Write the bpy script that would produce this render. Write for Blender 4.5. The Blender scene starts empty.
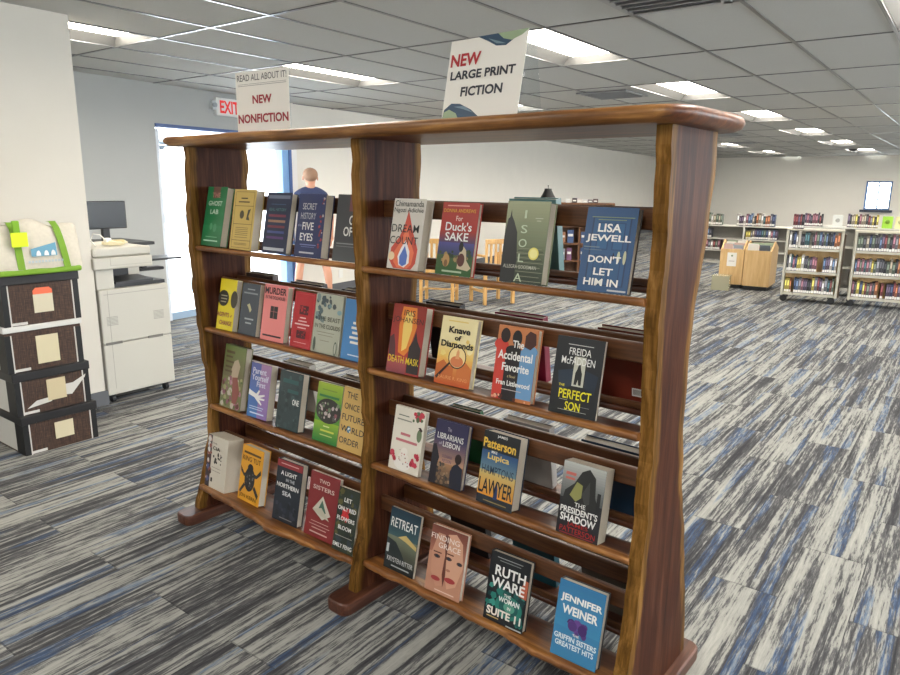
import bpy, bmesh, math, random
from mathutils import Matrix, Vector
random.seed(7)
PI = math.pi
sc = bpy.context.scene
COL = sc.collection
CX, CY, CZ = 2.70394, -1.72532, 1.47023
BYAW = math.radians(2.544)
MB_ = Matrix.Translation((CX, CY, 0)) @ Matrix.Rotation(BYAW, 4, 'Z')   # the building's own axes (e across, d deep)

# ------------------------------------------------------------------ materials
def lin(c):
    c = c / 255.0
    return c / 12.92 if c <= 0.04045 else ((c + 0.055) / 1.055) ** 2.4
def rgb(c): return (lin(c[0]), lin(c[1]), lin(c[2]), 1.0)
_mc = {}
def mat(c, rough=0.5, metal=0.0, emit=0.0, coat=0.0, spec=0.5, trans=0.0, name=None, noise=0.0, nscale=30):
    key = (tuple(c), rough, metal, emit, coat, spec, trans, noise, nscale)
    if key in _mc: return _mc[key]
    m = bpy.data.materials.new(name or 'paint'); m.use_nodes = True
    nt = m.node_tree; b = nt.nodes['Principled BSDF']
    b.inputs['Base Color'].default_value = rgb(c); b.inputs['Roughness'].default_value = rough
    b.inputs['Metallic'].default_value = metal
    b.inputs['Coat Weight'].default_value = coat; b.inputs['Coat Roughness'].default_value = 0.12
    b.inputs['Specular IOR Level'].default_value = spec
    b.inputs['Transmission Weight'].default_value = trans
    if emit > 0:
        b.inputs['Emission Color'].default_value = rgb(c); b.inputs['Emission Strength'].default_value = emit
    if noise > 0:
        tc = nt.nodes.new('ShaderNodeTexCoord'); nz = nt.nodes.new('ShaderNodeTexNoise')
        nz.inputs['Scale'].default_value = nscale; nz.inputs['Detail'].default_value = 4
        mx = nt.nodes.new('ShaderNodeMix'); mx.data_type = 'RGBA'
        mx.inputs[6].default_value = rgb([v * (1 - noise) for v in c]); mx.inputs[7].default_value = rgb([min(255, v * (1 + noise)) for v in c])
        nt.links.new(tc.outputs['Object'], nz.inputs['Vector']); nt.links.new(nz.outputs['Fac'], mx.inputs[0])
        nt.links.new(mx.outputs[2], b.inputs['Base Color'])
    _mc[key] = m
    return m

class NT:
    """small helper for building node trees"""
    def __init__(s, name):
        s.m = bpy.data.materials.new(name); s.m.use_nodes = True; s.t = s.m.node_tree; s.b = s.t.nodes['Principled BSDF']
    def n(s, typ, **kw):
        n = s.t.nodes.new(typ)
        for k, v in kw.items(): setattr(n, k, v)
        return n
    def l(s, a, b): s.t.links.new(a, b)
    def math(s, op, a, b=None):
        n = s.n('ShaderNodeMath', operation=op)
        for i, v in enumerate((a, b)):
            if v is None: continue
            if isinstance(v, (int, float)): n.inputs[i].default_value = v
            else: s.l(v, n.inputs[i])
        return n.outputs[0]
    def comb(s, x, y, z=0.0):
        n = s.n('ShaderNodeCombineXYZ')
        for i, v in enumerate((x, y, z)):
            if isinstance(v, (int, float)): n.inputs[i].default_value = v
            else: s.l(v, n.inputs[i])
        return n.outputs[0]
    def noise(s, vec, scale=1.0, detail=2.0, rough=0.5, dist=0.0):
        n = s.n('ShaderNodeTexNoise'); s.l(vec, n.inputs['Vector'])
        n.inputs['Scale'].default_value = scale; n.inputs['Detail'].default_value = detail
        n.inputs['Roughness'].default_value = rough; n.inputs['Distortion'].default_value = dist
        return n.outputs['Fac']
    def ramp(s, fac, stops, interp='LINEAR'):
        n = s.n('ShaderNodeValToRGB'); s.l(fac, n.inputs[0]); cr = n.color_ramp; cr.interpolation = interp
        while len(cr.elements) < len(stops): cr.elements.new(0.5)
        for e, (p, c) in zip(cr.elements, stops): e.position = p; e.color = rgb(c)
        return n.outputs[0]
    def mix(s, fac, a, b, blend='MIX'):
        n = s.n('ShaderNodeMix', data_type='RGBA', blend_type=blend)
        for i, v in ((0, fac), (6, a), (7, b)):
            if isinstance(v, (int, float)): n.inputs[i].default_value = v
            elif isinstance(v, tuple): n.inputs[i].default_value = rgb(v)
            else: s.l(v, n.inputs[i])
        return n.outputs[2]

def wood(name, axis, heart, sap, sapamount='attr', rough=0.42, coat=0.12, fine=1.0):
    w = NT(name)
    tc = w.n('ShaderNodeTexCoord'); sx = w.n('ShaderNodeSeparateXYZ'); w.l(tc.outputs['Object'], sx.inputs[0])
    k = [9.0, 9.0, 9.0]; k[axis] = 0.9
    v1 = w.comb(*[w.math('MULTIPLY', sx.outputs[i], k[i] * fine) for i in range(3)])
    g1 = w.noise(v1, 3.0, 6, 0.6, 0.4)
    k2 = [60.0, 60.0, 60.0]; k2[axis] = 3.0
    v2 = w.comb(*[w.math('MULTIPLY', sx.outputs[i], k2[i] * fine) for i in range(3)])
    g2 = w.noise(v2, 2.0, 3, 0.6)
    f = w.math('ADD', w.math('MULTIPLY', g1, 0.65), w.math('MULTIPLY', g2, 0.35))
    ch = w.ramp(f, [(0.33, heart[0]), (0.5, heart[1]), (0.68, heart[2])])
    cs = w.ramp(f, [(0.33, sap[0]), (0.5, sap[1]), (0.68, sap[2])])
    if sapamount == 'attr':
        at = w.n('ShaderNodeAttribute', attribute_name='sap')
        nn = w.noise(v1, 1.3, 3)
        s = w.math('ADD', at.outputs['Fac'], w.math('MULTIPLY', w.math('SUBTRACT', nn, 0.5), 0.7))
        mr = w.n('ShaderNodeMapRange'); w.l(s, mr.inputs[0]); mr.inputs[1].default_value = 0.38; mr.inputs[2].default_value = 0.62
        c = w.mix(mr.outputs[0], ch, cs)
    else: c = ch if sapamount == 0 else cs
    w.l(c, w.b.inputs['Base Color'])
    w.b.inputs['Roughness'].default_value = rough; w.b.inputs['Coat Weight'].default_value = coat; w.b.inputs['Coat Roughness'].default_value = 0.22
    bp = w.n('ShaderNodeBump'); bp.inputs['Strength'].default_value = 0.12; bp.inputs['Distance'].default_value = 0.002
    w.l(f, bp.inputs['Height']); w.l(bp.outputs[0], w.b.inputs['Normal'])
    return w.m

HEART = [(38, 16, 10), (72, 33, 21), (98, 52, 36)]

SAP = [(96, 58, 20), (146, 96, 38), (178, 128, 62)]
W_UP = wood('walnut_slab_wood', 2, [(34, 15, 9), (64, 33, 20), (92, 56, 37)], [(46, 30, 10), (104, 72, 30), (150, 110, 58)])
W_UP.node_tree.nodes['Principled BSDF'].inputs['Specular IOR Level'].default_value = 0.09; W_UP.node_tree.nodes['Principled BSDF'].inputs['Coat Weight'].default_value = 0.0
W_SH = wood('walnut_shelf_wood', 0, [(44, 20, 12), (80, 42, 24), (108, 62, 36)], [(74, 42, 16), (128, 80, 36), (176, 124, 64)])
W_TOP = wood('walnut_top_wood', 0, [(56, 26, 14), (96, 52, 26), (126, 76, 40)], [(70, 42, 18), (126, 82, 38), (176, 128, 70)])
W_RAIL = wood('dark_rail_wood', 0, [(52, 28, 15), (88, 54, 30), (116, 76, 44)], SAP, 0)
W_FOOT = wood('foot_wood', 1, [(42, 20, 13), (74, 40, 27), (102, 64, 45)], SAP, 0)
W_OAK = wood('oak_wood', 2, [(176, 128, 66), (204, 158, 92), (222, 180, 116)], SAP, 0, 0.4, 0.1)
W_MAPLE = wood('maple_laminate', 2, [(196, 158, 104), (212, 176, 122), (222, 190, 140)], SAP, 0, 0.45, 0.0)
W_BROWN = wood('brown_shelf_wood', 2, [(92, 58, 34), (116, 76, 46), (134, 92, 60)], SAP, 0, 0.45, 0.1)

WHITE = (226, 224, 218); BLACK = (15, 15, 16); CREAM = (232, 222, 200)

# ------------------------------------------------------------------ mesh building
class MB:
    def __init__(s): s.v = []; s.f = []; s.mi = []; s.mats = []; s.sm = []; s.sap = {}
    def m(s, mt):
        if mt not in s.mats: s.mats.append(mt)
        return s.mats.index(mt)
    def add(s, vs, fs, mt, smooth=False, M=None):
        o = len(s.v)
        s.v += [tuple(M @ Vector(v)) if M is not None else tuple(v) for v in vs]
        i = s.m(mt)
        for f in fs: s.f.append([o + k for k in f]); s.mi.append(i); s.sm.append(smooth)
        return o
    def box(s, x0, y0, z0, x1, y1, z1, mt, M=None):
        vs = [(x0, y0, z0), (x1, y0, z0), (x1, y1, z0), (x0, y1, z0), (x0, y0, z1), (x1, y0, z1), (x1, y1, z1), (x0, y1, z1)]
        s.add(vs, [(3, 2, 1, 0), (4, 5, 6, 7), (0, 1, 5, 4), (1, 2, 6, 5), (2, 3, 7, 6), (3, 0, 4, 7)], mt, False, M)
        return s
    def bbox(s, x0, y0, z0, x1, y1, z1, mt, r=0.004, M=None):
        """box with chamfered edges"""
        r = min(r, (x1 - x0) / 2.1, (y1 - y0) / 2.1, (z1 - z0) / 2.1)
        bm = bmesh.new(); bmesh.ops.create_cube(bm, size=1)
        for v in bm.verts:
            v.co = Vector(((x0 + x1) / 2 + v.co.x * (x1 - x0), (y0 + y1) / 2 + v.co.y * (y1 - y0), (z0 + z1) / 2 + v.co.z * (z1 - z0)))
        bmesh.ops.bevel(bm, geom=bm.edges[:], offset=r, segments=2, affect='EDGES', profile=0.5)
        s.add([v.co.copy() for v in bm.verts], [[v.index for v in f.verts] for f in bm.faces], mt, False, M)
        bm.free(); return s
    def prism(s, pts, z0, z1, mt, M=None):
        """polygon in xy extruded in z"""
        n = len(pts)
        vs = [(p[0], p[1], z0) for p in pts] + [(p[0], p[1], z1) for p in pts]
        fs = [list(range(n))[::-1], list(range(n, 2 * n))] + [(i, (i + 1) % n, n + (i + 1) % n, n + i) for i in range(n)]
        s.add(vs, fs, mt, False, M); return s
    def cyl(s, p0, p1, r, mt, n=12, r1=None, cap=True, smooth=True):
        p0 = Vector(p0); p1 = Vector(p1); r1 = r if r1 is None else r1
        a = (p1 - p0).normalized(); u = a.orthogonal().normalized(); w = a.cross(u)
        vs = []
        for p, q in ((p0, r), (p1, r1)):
            for i in range(n):
                t = 2 * PI * i / n; vs.append(p + u * (q * math.cos(t)) + w * (q * math.sin(t)))
        s.add(vs, [(i, (i + 1) % n, n + (i + 1) % n, n + i) for i in range(n)], mt, smooth)
        if cap: s.add(vs, [list(range(n))[::-1], list(range(n, 2 * n))], mt)
        return s
    def tube(s, pts, r, mt, n=6):
        pts = [Vector(p) for p in pts]; rings = []
        for i, p in enumerate(pts):
            a = (pts[min(i + 1, len(pts) - 1)] - pts[max(i - 1, 0)]).normalized()
            u = a.cross(Vector((0.3, 0.2, 1))).normalized(); w = a.cross(u)
            rings.append([p + u * r * math.cos(2 * PI * k / n) + w * r * math.sin(2 * PI * k / n) for k in range(n)])
        vs = [v for q in rings for v in q]
        fs = [(i * n + k, i * n + (k + 1) % n, (i + 1) * n + (k + 1) % n, (i + 1) * n + k) for i in range(len(pts) - 1) for k in range(n)]
        fs += [list(range(n))[::-1], [(len(pts) - 1) * n + k for k in range(n)]]
        s.add(vs, fs, mt, True); return s
    def sphere(s, c, r, mt, n=12, sc_=(1, 1, 1)):
        vs = []; fs = []
        for i in range(n // 2 + 1):
            a = PI * i / (n // 2)
            for k in range(n): vs.append((c[0] + r * sc_[0] * math.sin(a) * math.cos(2 * PI * k / n), c[1] + r * sc_[1] * math.sin(a) * math.sin(2 * PI * k / n), c[2] + r * sc_[2] * math.cos(a)))
        for i in range(n // 2):
            for k in range(n): fs.append((i * n + k, (i + 1) * n + k, (i + 1) * n + (k + 1) % n, i * n + (k + 1) % n))
        s.add(vs, fs, mt, True); return s
    def lathe(s, prof, mt, n=20, c=(0, 0)):
        vs = [(c[0] + r * math.cos(2 * PI * k / n), c[1] + r * math.sin(2 * PI * k / n), z) for r, z in prof for k in range(n)]
        fs = [(i * n + k, i * n + (k + 1) % n, (i + 1) * n + (k + 1) % n, (i + 1) * n + k) for i in range(len(prof) - 1) for k in range(n)]
        s.add(vs, fs, mt, True); return s
    def build(s, name, parent=None, sap=None):
        me = bpy.data.meshes.new(name); me.from_pydata([tuple(v) for v in s.v], [], s.f)
        for mt in s.mats: me.materials.append(mt)
        me.polygons.foreach_set('material_index', s.mi); me.polygons.foreach_set('use_smooth', s.sm)
        if sap is not None:
            a = me.attributes.new('sap', 'FLOAT', 'POINT'); a.data.foreach_set('value', sap)
        me.update()
        o = bpy.data.objects.new(name, me); COL.objects.link(o)
        if parent: o.parent = parent
        return o

def empty(name, label, cat, M=None, group=None):
    o = bpy.data.objects.new(name, None); COL.objects.link(o); o.empty_display_size = 0.1
    if M is not None: o.matrix_world = M
    return tag(o, label, cat, group)
def tag(o, label, cat, group=None):
    o['label'] = label; o['category'] = cat
    if group: o['group'] = group
    return o
def struct(o, label=None):
    o['kind'] = 'structure'
    if label: o['label'] = label
    return o
def at(e, d, z=0, rot=0): return MB_ @ Matrix.Translation((e, d, z)) @ Matrix.Rotation(rot, 4, 'Z')

# ------------------------------------------------------------------ text
_tm = {}
def text_mesh(body, bold=0.012):
    if (body, bold) in _tm: return _tm[(body, bold)]
    cu = bpy.data.curves.new('lettering', 'FONT'); cu.body = body; cu.align_x = 'CENTER'; cu.align_y = 'CENTER'; cu.offset = bold; cu.resolution_u = 3
    o = bpy.data.objects.new('lettering', cu); COL.objects.link(o)
    dg = bpy.context.evaluated_depsgraph_get(); me = bpy.data.meshes.new_from_object(o.evaluated_get(dg))
    vs = [v.co.copy() for v in me.vertices]; fs = [list(p.vertices) for p in me.polygons]
    bpy.data.objects.remove(o); bpy.data.curves.remove(cu); bpy.data.meshes.remove(me)
    if vs:
        x0 = min(v.x for v in vs); x1 = max(v.x for v in vs); y0 = min(v.y for v in vs); y1 = max(v.y for v in vs)
        vs = [((v.x - x0) / max(1e-6, x1 - x0) - .5, (v.y - y0) / max(1e-6, y1 - y0) - .5) for v in vs]
    _tm[(body, bold)] = (vs, fs)
    return _tm[(body, bold)]
def put_text(mb, body, cx, cy, w, h, z, mt, M=None, bold=0.012, rot=0, shear=0):
    vs, fs = text_mesh(body, bold)
    c, s_ = math.cos(rot), math.sin(rot)
    out = []
    for x, y in vs:
        X = x * w + y * h * shear; Y = y * h
        out.append((cx + X * c - Y * s_, cy + X * s_ + Y * c, z))
    mb.add(out, fs, mt, False, M)

# ------------------------------------------------------------------ world, camera, view
sc.view_settings.view_transform = 'Standard'; sc.view_settings.look = 'None'
sc.view_settings.exposure = 1.34; sc.view_settings.gamma = 1.0; sc.view_settings.use_curve_mapping = False
sc.cycles.use_denoising = True
sc.cycles.max_bounces = 8; sc.cycles.diffuse_bounces = 5; sc.cycles.sample_clamp_indirect = 6
wd = bpy.data.worlds.new('daylight'); sc.world = wd; wd.use_nodes = True
bg = wd.node_tree.nodes['Background']; bg.inputs[0].default_value = (0.86, 0.93, 1.0, 1); bg.inputs[1].default_value = 7.0
cam = bpy.data.cameras.new('camera'); camo = bpy.data.objects.new('camera', cam); COL.objects.link(camo); sc.camera = camo
cam.sensor_width = 36; cam.lens = 693.6157 / 900 * 36; cam.clip_start = 0.05; cam.clip_end = 200
ya, pi_, ro = 0.6868, 0.2169, 0.0102
fw = Vector((-math.sin(ya) * math.cos(pi_), math.cos(ya) * math.cos(pi_), -math.sin(pi_)))
ri = Vector((math.cos(ya), math.sin(ya), 0)); up = ri.cross(fw)
R_ = ri * math.cos(ro) + up * math.sin(ro); U_ = -ri * math.sin(ro) + up * math.cos(ro)
camo.matrix_world = Matrix(((R_.x, U_.x, -fw.x, CX), (R_.y, U_.y, -fw.y, CY), (R_.z, U_.z, -fw.z, CZ), (0, 0, 0, 1)))

# ------------------------------------------------------------------ carpet
def carpet():
    w = NT('striped_plank_carpet')
    tc = w.n('ShaderNodeTexCoord'); sx = w.n('ShaderNodeSeparateXYZ'); w.l(tc.outputs['Object'], sx.inputs[0])
    e, d = sx.outputs[0], sx.outputs[1]
    u = w.math('DIVIDE', w.math('ADD', e, 0.63 + 46), 0.23)
    i = w.math('FLOOR', u)
    off = w.math('MULTIPLY', w.math('MODULO', i, 2.0), 0.46)
    vv = w.math('DIVIDE', w.math('ADD', w.math('ADD', d, 46 - 2.56 + 0.0), off), 0.92)
    j = w.math('FLOOR', vv)
    wn = w.n('ShaderNodeTexWhiteNoise', noise_dimensions='2D'); w.l(w.comb(i, j), wn.inputs['Vector'])
    r = wn.outputs['Value']
    r1 = w.math('MULTIPLY', r, 37.0); r2 = w.math('MULTIPLY', r, 91.0)
    def coord(a, b, seed=0.0): return w.comb(w.math('ADD', w.math('MULTIPLY', e, a), r1), w.math('ADD', w.math('MULTIPLY', d, b), r2), seed)
    n1 = w.noise(coord(46, 1.3), 1.0, 3, 0.6, 0.0)
    n2 = w.noise(coord(15, 0.8, 4.0), 1.0, 2, 0.5)
    n3 = w.noise(coord(130, 11, 9.0), 1.0, 4, 0.75)
    v = w.math('ADD', w.math('ADD', w.math('MULTIPLY', n1, 0.52), w.math('MULTIPLY', n2, 0.38)), w.math('MULTIPLY', n3, 0.42))
    v = w.math('ADD', v, w.math('MULTIPLY', w.math('SUBTRACT', r, 0.5), 0.05))
    base = w.ramp(v, [(0.50, (44, 44, 47)), (0.60, (66, 66, 68)), (0.655, (92, 92, 92)), (0.69, (138, 138, 133)), (0.82, (160, 159, 152))])
    nb = w.noise(coord(15, 0.7, 20.0), 1.0, 1, 0.5)
    mr = w.n('ShaderNodeMapRange'); w.l(nb, mr.inputs[0]); mr.inputs[1].default_value = 0.58; mr.inputs[2].default_value = 0.61
    nb2 = w.noise(coord(110, 9, 31.0), 1.0, 4, 0.7)
    mr2 = w.n('ShaderNodeMapRange'); w.l(nb2, mr2.inputs[0]); mr2.inputs[1].default_value = 0.38; mr2.inputs[2].default_value = 0.55
    bf = w.math('MULTIPLY', w.math('MULTIPLY', mr.outputs[0], mr2.outputs[0]), 0.85)
    blue = w.ramp(v, [(0.5, (40, 52, 74)), (0.64, (56, 76, 106)), (0.75, (96, 114, 136))])
    c = w.mix(bf, base, blue)
    fu = w.math('FRACT', u); fv = w.math('FRACT', vv)
    def edge(f, wd_):
        a = w.math('LESS_THAN', f, wd_); return a
    sm = w.math('MAXIMUM', edge(fu, 0.014), edge(fv, 0.006))
    c = w.mix(w.math('MULTIPLY', sm, 0.4), c, (34, 36, 39))
    w.l(c, w.b.inputs['Base Color']); w.b.inputs['Roughness'].default_value = 0.95; w.b.inputs['Specular IOR Level'].default_value = 0.15
    w.b.inputs['Sheen Weight'].default_value = 0.04; w.b.inputs['Sheen Roughness'].default_value = 0.5
    bp = w.n('ShaderNodeBump'); bp.inputs['Strength'].default_value = 0.35; bp.inputs['Distance'].default_value = 0.004
    w.l(n3, bp.inputs['Height']); w.l(bp.outputs[0], w.b.inputs['Normal'])
    return w.m
E0, E1, D0, D1 = -9.6, 6.0, -6.0, 24.5
H = 2.44
def slab(name, pts, z0, z1, mt):
    b = MB(); b.prism(pts, z0, z1, mt); o = b.build(name); o.matrix_world = MB_; struct(o); return o
def lw(d): return -6.75 - 0.105 * (d - 3.5)          # the long wall on the left drifts outward
fl = MB(); fl.prism([(lw(D0) - .2, D0), (E1, D0), (E1, D1), (lw(D1) - .2, D1)], -0.1, 0, carpet()); o = fl.build('floor'); o.matrix_world = MB_; struct(o, 'grey and blue striped plank carpet')

# ------------------------------------------------------------------ walls
PAINT = mat((232, 228, 218), 0.75, noise=0.015, nscale=3, name='wall_paint')
PAINT_GREY = mat((170, 172, 170), 0.75, noise=0.015, nscale=3, name='grey_wall_paint')
TRIMG = mat((92, 94, 98), 0.6, name='rubber_base')
DOOR0, DOOR1, DH = 4.06, 5.98, 2.05
def wallseg(b, d0, d1, z0, z1, mt, th=0.15):
    b.prism([(lw(d0) - th, d0), (lw(d0), d0), (lw(d1), d1), (lw(d1) - th, d1)], z0, z1, mt)
b = MB(); wallseg(b, D0, DOOR0, 0, H, PAINT_GREY); wallseg(b, DOOR0, DOOR1, DH, H, PAINT_GREY); wallseg(b, DOOR1, D1, 0, H, PAINT)
o = b.build('wall_left'); o.matrix_world = MB_; struct(o, 'long pale grey painted wall with the glass entrance')
WD0, WD1, WZ0, WZ1 = -2.82, -2.14, 0.86, 1.70
b = MB()
b.box(lw(D1) - .2, D1, 0, WD0, D1 + .2, H, PAINT); b.box(WD1, D1, 0, E1, D1 + .2, H, PAINT)
b.box(WD0, D1, 0, WD1, D1 + .2, WZ0, PAINT); b.box(WD0, D1, WZ1, WD1, D1 + .2, H, PAINT)
o = b.build('wall_back'); o.matrix_world = MB_; struct(o, 'far off-white wall with one small window')
b = MB(); RW = [(-3.5, -1.0), (1.0, 3.5), (5.5, 8.0), (10.0, 12.5), (14.5, 17.0)]
b.box(E1, D0, 0, E1 + .2, D1, .9, PAINT); b.box(E1, D0, 2.1, E1 + .2, D1, H, PAINT); pd = D0
for a_, c_ in RW + [(D1, D1)]: b.box(E1, pd, .9, E1 + .2, a_, 2.1, PAINT); pd = c_
for a_, c_ in RW:  # area lamps in unseen openings, added to brighten the right side
    la = bpy.data.lights.new('added_side_fill', 'AREA'); la.shape = 'RECTANGLE'; la.size = 1.1; la.size_y = c_ - a_ - .1; la.energy = 1.5 * PI * la.size * la.size_y; la.color = (.97, .98, 1.0)
    q = bpy.data.objects.new('added_side_fill', la); COL.objects.link(q); q.matrix_world = at(E1 + .02, (a_ + c_) / 2, 1.5) @ Matrix.Rotation(PI / 2, 4, 'Y')
o = b.build('wall_right'); o.matrix_world = MB_; struct(o)
b = MB(); b.box(lw(D0) - .2, D0 - .2, 0, E1, D0, H, PAINT); o = b.build('wall_front'); o.matrix_world = MB_; struct(o)
b = MB(); b.box(-4.80, D0, 0, -4.52, 2.19, H, mat((210, 205, 194), 0.75, noise=0.015, nscale=3, name='warm_wall_paint')); o = b.build('wall_pier'); o.matrix_world = MB_; struct(o, 'off-white wall end beside the stacked storage boxes')
b = MB(); b.bbox(-4.519, D0 + .01, 0, -4.505, 2.195, 0.10, TRIMG, .003); b.bbox(-4.80, 2.191, 0, -4.505, 2.204, 0.10, TRIMG, .003); o = b.build('baseboard_pier'); o.matrix_world = MB_; struct(o)
b = MB()
for d0, d1 in ((D0, DOOR0 - .02), (DOOR1 + .3, D1)): b.prism([(lw(d0) + .001, d0), (lw(d0) + .014, d0), (lw(d1) + .014, d1), (lw(d1) + .001, d1)], 0, .1, TRIMG)
o = b.build('baseboard_left'); o.matrix_world = MB_; struct(o)

# window in the far wall
WBLUE = mat((96, 128, 176), 0.5, name='blue_painted_frame')
b = MB()
b.box(WD0, D1 + .04, WZ0, WD0 + .05, D1 + .10, WZ1, WBLUE); b.box(WD1 - .05, D1 + .04, WZ0, WD1, D1 + .10, WZ1, WBLUE)
b.box(WD0, D1 + .04, WZ1 - .05, WD1, D1 + .10, WZ1, WBLUE); b.box(WD0, D1 + .04, WZ0, WD1, D1 + .10, WZ0 + .05, WBLUE)
b.box((WD0 + WD1) / 2 - .02, D1 + .04, WZ0, (WD0 + WD1) / 2 + .02, D1 + .10, WZ1, WBLUE)
w1 = b.build('window_1'); w1.matrix_world = MB_; struct(w1, 'small bright two-pane window in the far wall')
b = MB(); b.box(WD0 - .08, D1 - .08, WZ0 - .07, WD1 + .08, D1 + .05, WZ0, mat((60, 66, 80), .5)); o = b.build('window_sill', w1)
GLASS = mat((255, 255, 255), 0.0, trans=1.0, name='clear_glass')
def glass_thin():
    w = NT('thin_window_glass'); t = w.t
    tr = w.n('ShaderNodeBsdfTransparent'); gl = w.n('ShaderNodeBsdfGlossy'); gl.inputs['Roughness'].default_value = 0.02
    fr = w.n('ShaderNodeFresnel'); fr.inputs['IOR'].default_value = 1.45; mx = w.n('ShaderNodeMixShader'); ge = w.n('ShaderNodeNewGeometry')
    w.l(w.math('MULTIPLY', fr.outputs[0], w.math('SUBTRACT', 1.0, ge.outputs['Backfacing'])), mx.inputs[0]); w.l(tr.outputs[0], mx.inputs[1]); w.l(gl.outputs[0], mx.inputs[2])
    w.l(mx.outputs[0], t.nodes['Material Output'].inputs['Surface']); return w.m
TGLASS = glass_thin()
b = MB(); b.box(WD0 + .05, D1 + .068, WZ0 + .05, WD1 - .05, D1 + .072, WZ1 - .05, TGLASS); b.build('window_pane', w1)

# glass entrance: blue frame, open leaf, bright day outside
b = MB()
def fr_bar(b, d0, d1, z0, z1, th=.10, off=-.10, mt=WBLUE):
    b.prism([(lw(d0) + off, d0), (lw(d0) + off + th, d0), (lw(d1) + off + th, d1), (lw(d1) + off, d1)], z0, z1, mt)
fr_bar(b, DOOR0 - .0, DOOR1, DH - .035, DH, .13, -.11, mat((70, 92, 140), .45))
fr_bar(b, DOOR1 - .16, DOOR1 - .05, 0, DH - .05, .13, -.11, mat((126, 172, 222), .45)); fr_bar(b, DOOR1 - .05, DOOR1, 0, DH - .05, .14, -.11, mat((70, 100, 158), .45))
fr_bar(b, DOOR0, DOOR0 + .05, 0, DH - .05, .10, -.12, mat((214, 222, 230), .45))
dr = b.build('door_1'); dr.matrix_world = MB_; struct(dr, 'wide glass entrance with blue frame and daylight outside')
b = MB(); fr_bar(b, DOOR0 + .05, DOOR1 - .16, 0.08, DH - .05, .006, -.06, TGLASS); b.build('door_glass', dr)
b = MB(); fr_bar(b, DOOR0 + .05, DOOR1 - .16, 0.0, 0.08, .05, -.09, mat((150, 175, 200), .4)); b.build('door_threshold', dr)
b = MB(); fr_bar(b, DOOR1, DOOR1 + .10, 0, DH + .04, .02, 0, mat((236, 236, 234), .6)); o = b.build('trim_1'); o.matrix_world = MB_; struct(o)
# second glazed door standing open outside
PB = mat((186, 208, 226), .4)
lx = lw(4.5) - 1.6
b = MB()
b.box(0, 0, 0.02, .07, .05, 2.0, PB); b.box(.83, 0, 0.02, .90, .05, 2.0, PB); b.box(0, 0, 1.93, .90, .05, 2.0, PB); b.box(0, 0, .02, .9, .05, .22, PB); b.box(0, 0, .95, .9, .05, 1.05, PB)
leaf = b.build('door_2'); leaf.matrix_world = at(lx, 4.75, 0, math.radians(75)); struct(leaf, 'pale blue framed glass door standing open outside')
b = MB(); b.box(.07, .02, .22, .83, .026, 1.93, TGLASS); b.build('door_glass', leaf)
b = MB(); b.box(.02, -.06, 1.86, .34, -.005, 1.92, mat((110, 120, 130), .4, .6)); b.tube([(.3, -.05, 1.9), (.45, -.2, 1.92), (.2, -.35, 1.93)], .012, mat((110, 120, 130), .4, .6)); b.build('door_closer', leaf)
b = MB(); b.tube([(.8, -.01, .9), (.8, -.06, .92), (.8, -.06, 1.15), (.8, -.01, 1.17)], .012, mat((90, 100, 110), .3, .8)); b.build('door_handle', leaf)
b = MB(); b.box(-26, -8, -0.12, lw(5) - .16, 30, -0.02, mat((205, 205, 203), .9, noise=.05, nscale=2)); o = b.build('ground_outside'); o.matrix_world = MB_; struct(o, 'bright concrete forecourt outside the entrance')
b = MB(); b.box(-20, -6, -.02, -19.6, 26, 3.2, mat((235, 236, 238), .8)); o = b.build('wall_outside'); o.matrix_world = MB_; struct(o)
b = MB(); b.box(-12, 31, -.1, 8, 45, -.02, mat((170, 172, 168), .9)); o = b.build('ground_behind'); o.matrix_world = MB_; struct(o)

# ------------------------------------------------------------------ ceiling
def tilemat():
    w = NT('acoustic_tile'); tc = w.n('ShaderNodeTexCoord')
    n = w.noise(tc.outputs['Object'], 260, 2, .6); c = w.mix(n, (190, 190, 187), (208, 208, 204))
    w.l(c, w.b.inputs['Base Color']); w.b.inputs['Roughness'].default_value = .95; w.b.inputs['Specular IOR Level'].default_value = .1
    return w.m
TE, TD = 0.587, 1.37
ge0 = -1.16                        # one grid crossing
KS = range(-12, 15); JS = range(-7, 15)
DL = {0: 2.88, 1: 4.09, 2: 5.42, 3: 6.80, 4: 8.25, 5: 9.8, 6: 11.4, 7: 13.1, 8: 14.8, 9: 16.6, 10: 18.5, 11: 20.4, 12: 22.4, 13: 24.4, 14: 26.4, 15: 28.4, 16: 30.4}
for k_ in range(-1, -9, -1): DL[k_] = 2.88 + 1.25 * k_
lights = set()
for k in (-6, -2, 2, 6):
    for n in range(-3, 8): lights.add((k, 1 + 2 * n))
def cell(k, j): return ge0 - TE * (k + 1), ge0 - TE * k, DL[j], DL[j + 1]   # e0,e1,d0,d1
b = MB(); tm = tilemat()
for k in KS:
    for j in JS:
        if (k, j) in lights: continue
        e0, e1, d0, d1 = cell(k, j)
        e0 = max(e0, E0); e1 = min(e1, E1); d0 = max(d0, D0); d1 = min(d1, D1)
        if e0 >= e1 or d0 >= d1: continue
        b.box(e0, d0, H, e1, d1, H + .02, tm)
o = b.build('ceiling'); o.matrix_world = MB_; struct(o, 'suspended ceiling of grey-white acoustic tiles')
b = MB(); b.box(E0 - .5, D0 - .3, H + .2, E1 + .3, D1 + .3, H + .3, PAINT); o = b.build('ceiling_deck'); o.matrix_world = MB_; struct(o)
b = MB(); gm = mat((118, 118, 118), .28, .5, name='grid_bar')
for k in KS:
    e = ge0 - TE * k
    if E0 < e < E1: b.box(e - .011, D0, H - .006, e + .011, D1, H + .002, gm)
for j in JS:
    d = DL[j]
    if D0 < d < D1: b.box(E0, d - .011, H - .0055, E1, d + .011, H + .0015, gm)
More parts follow.
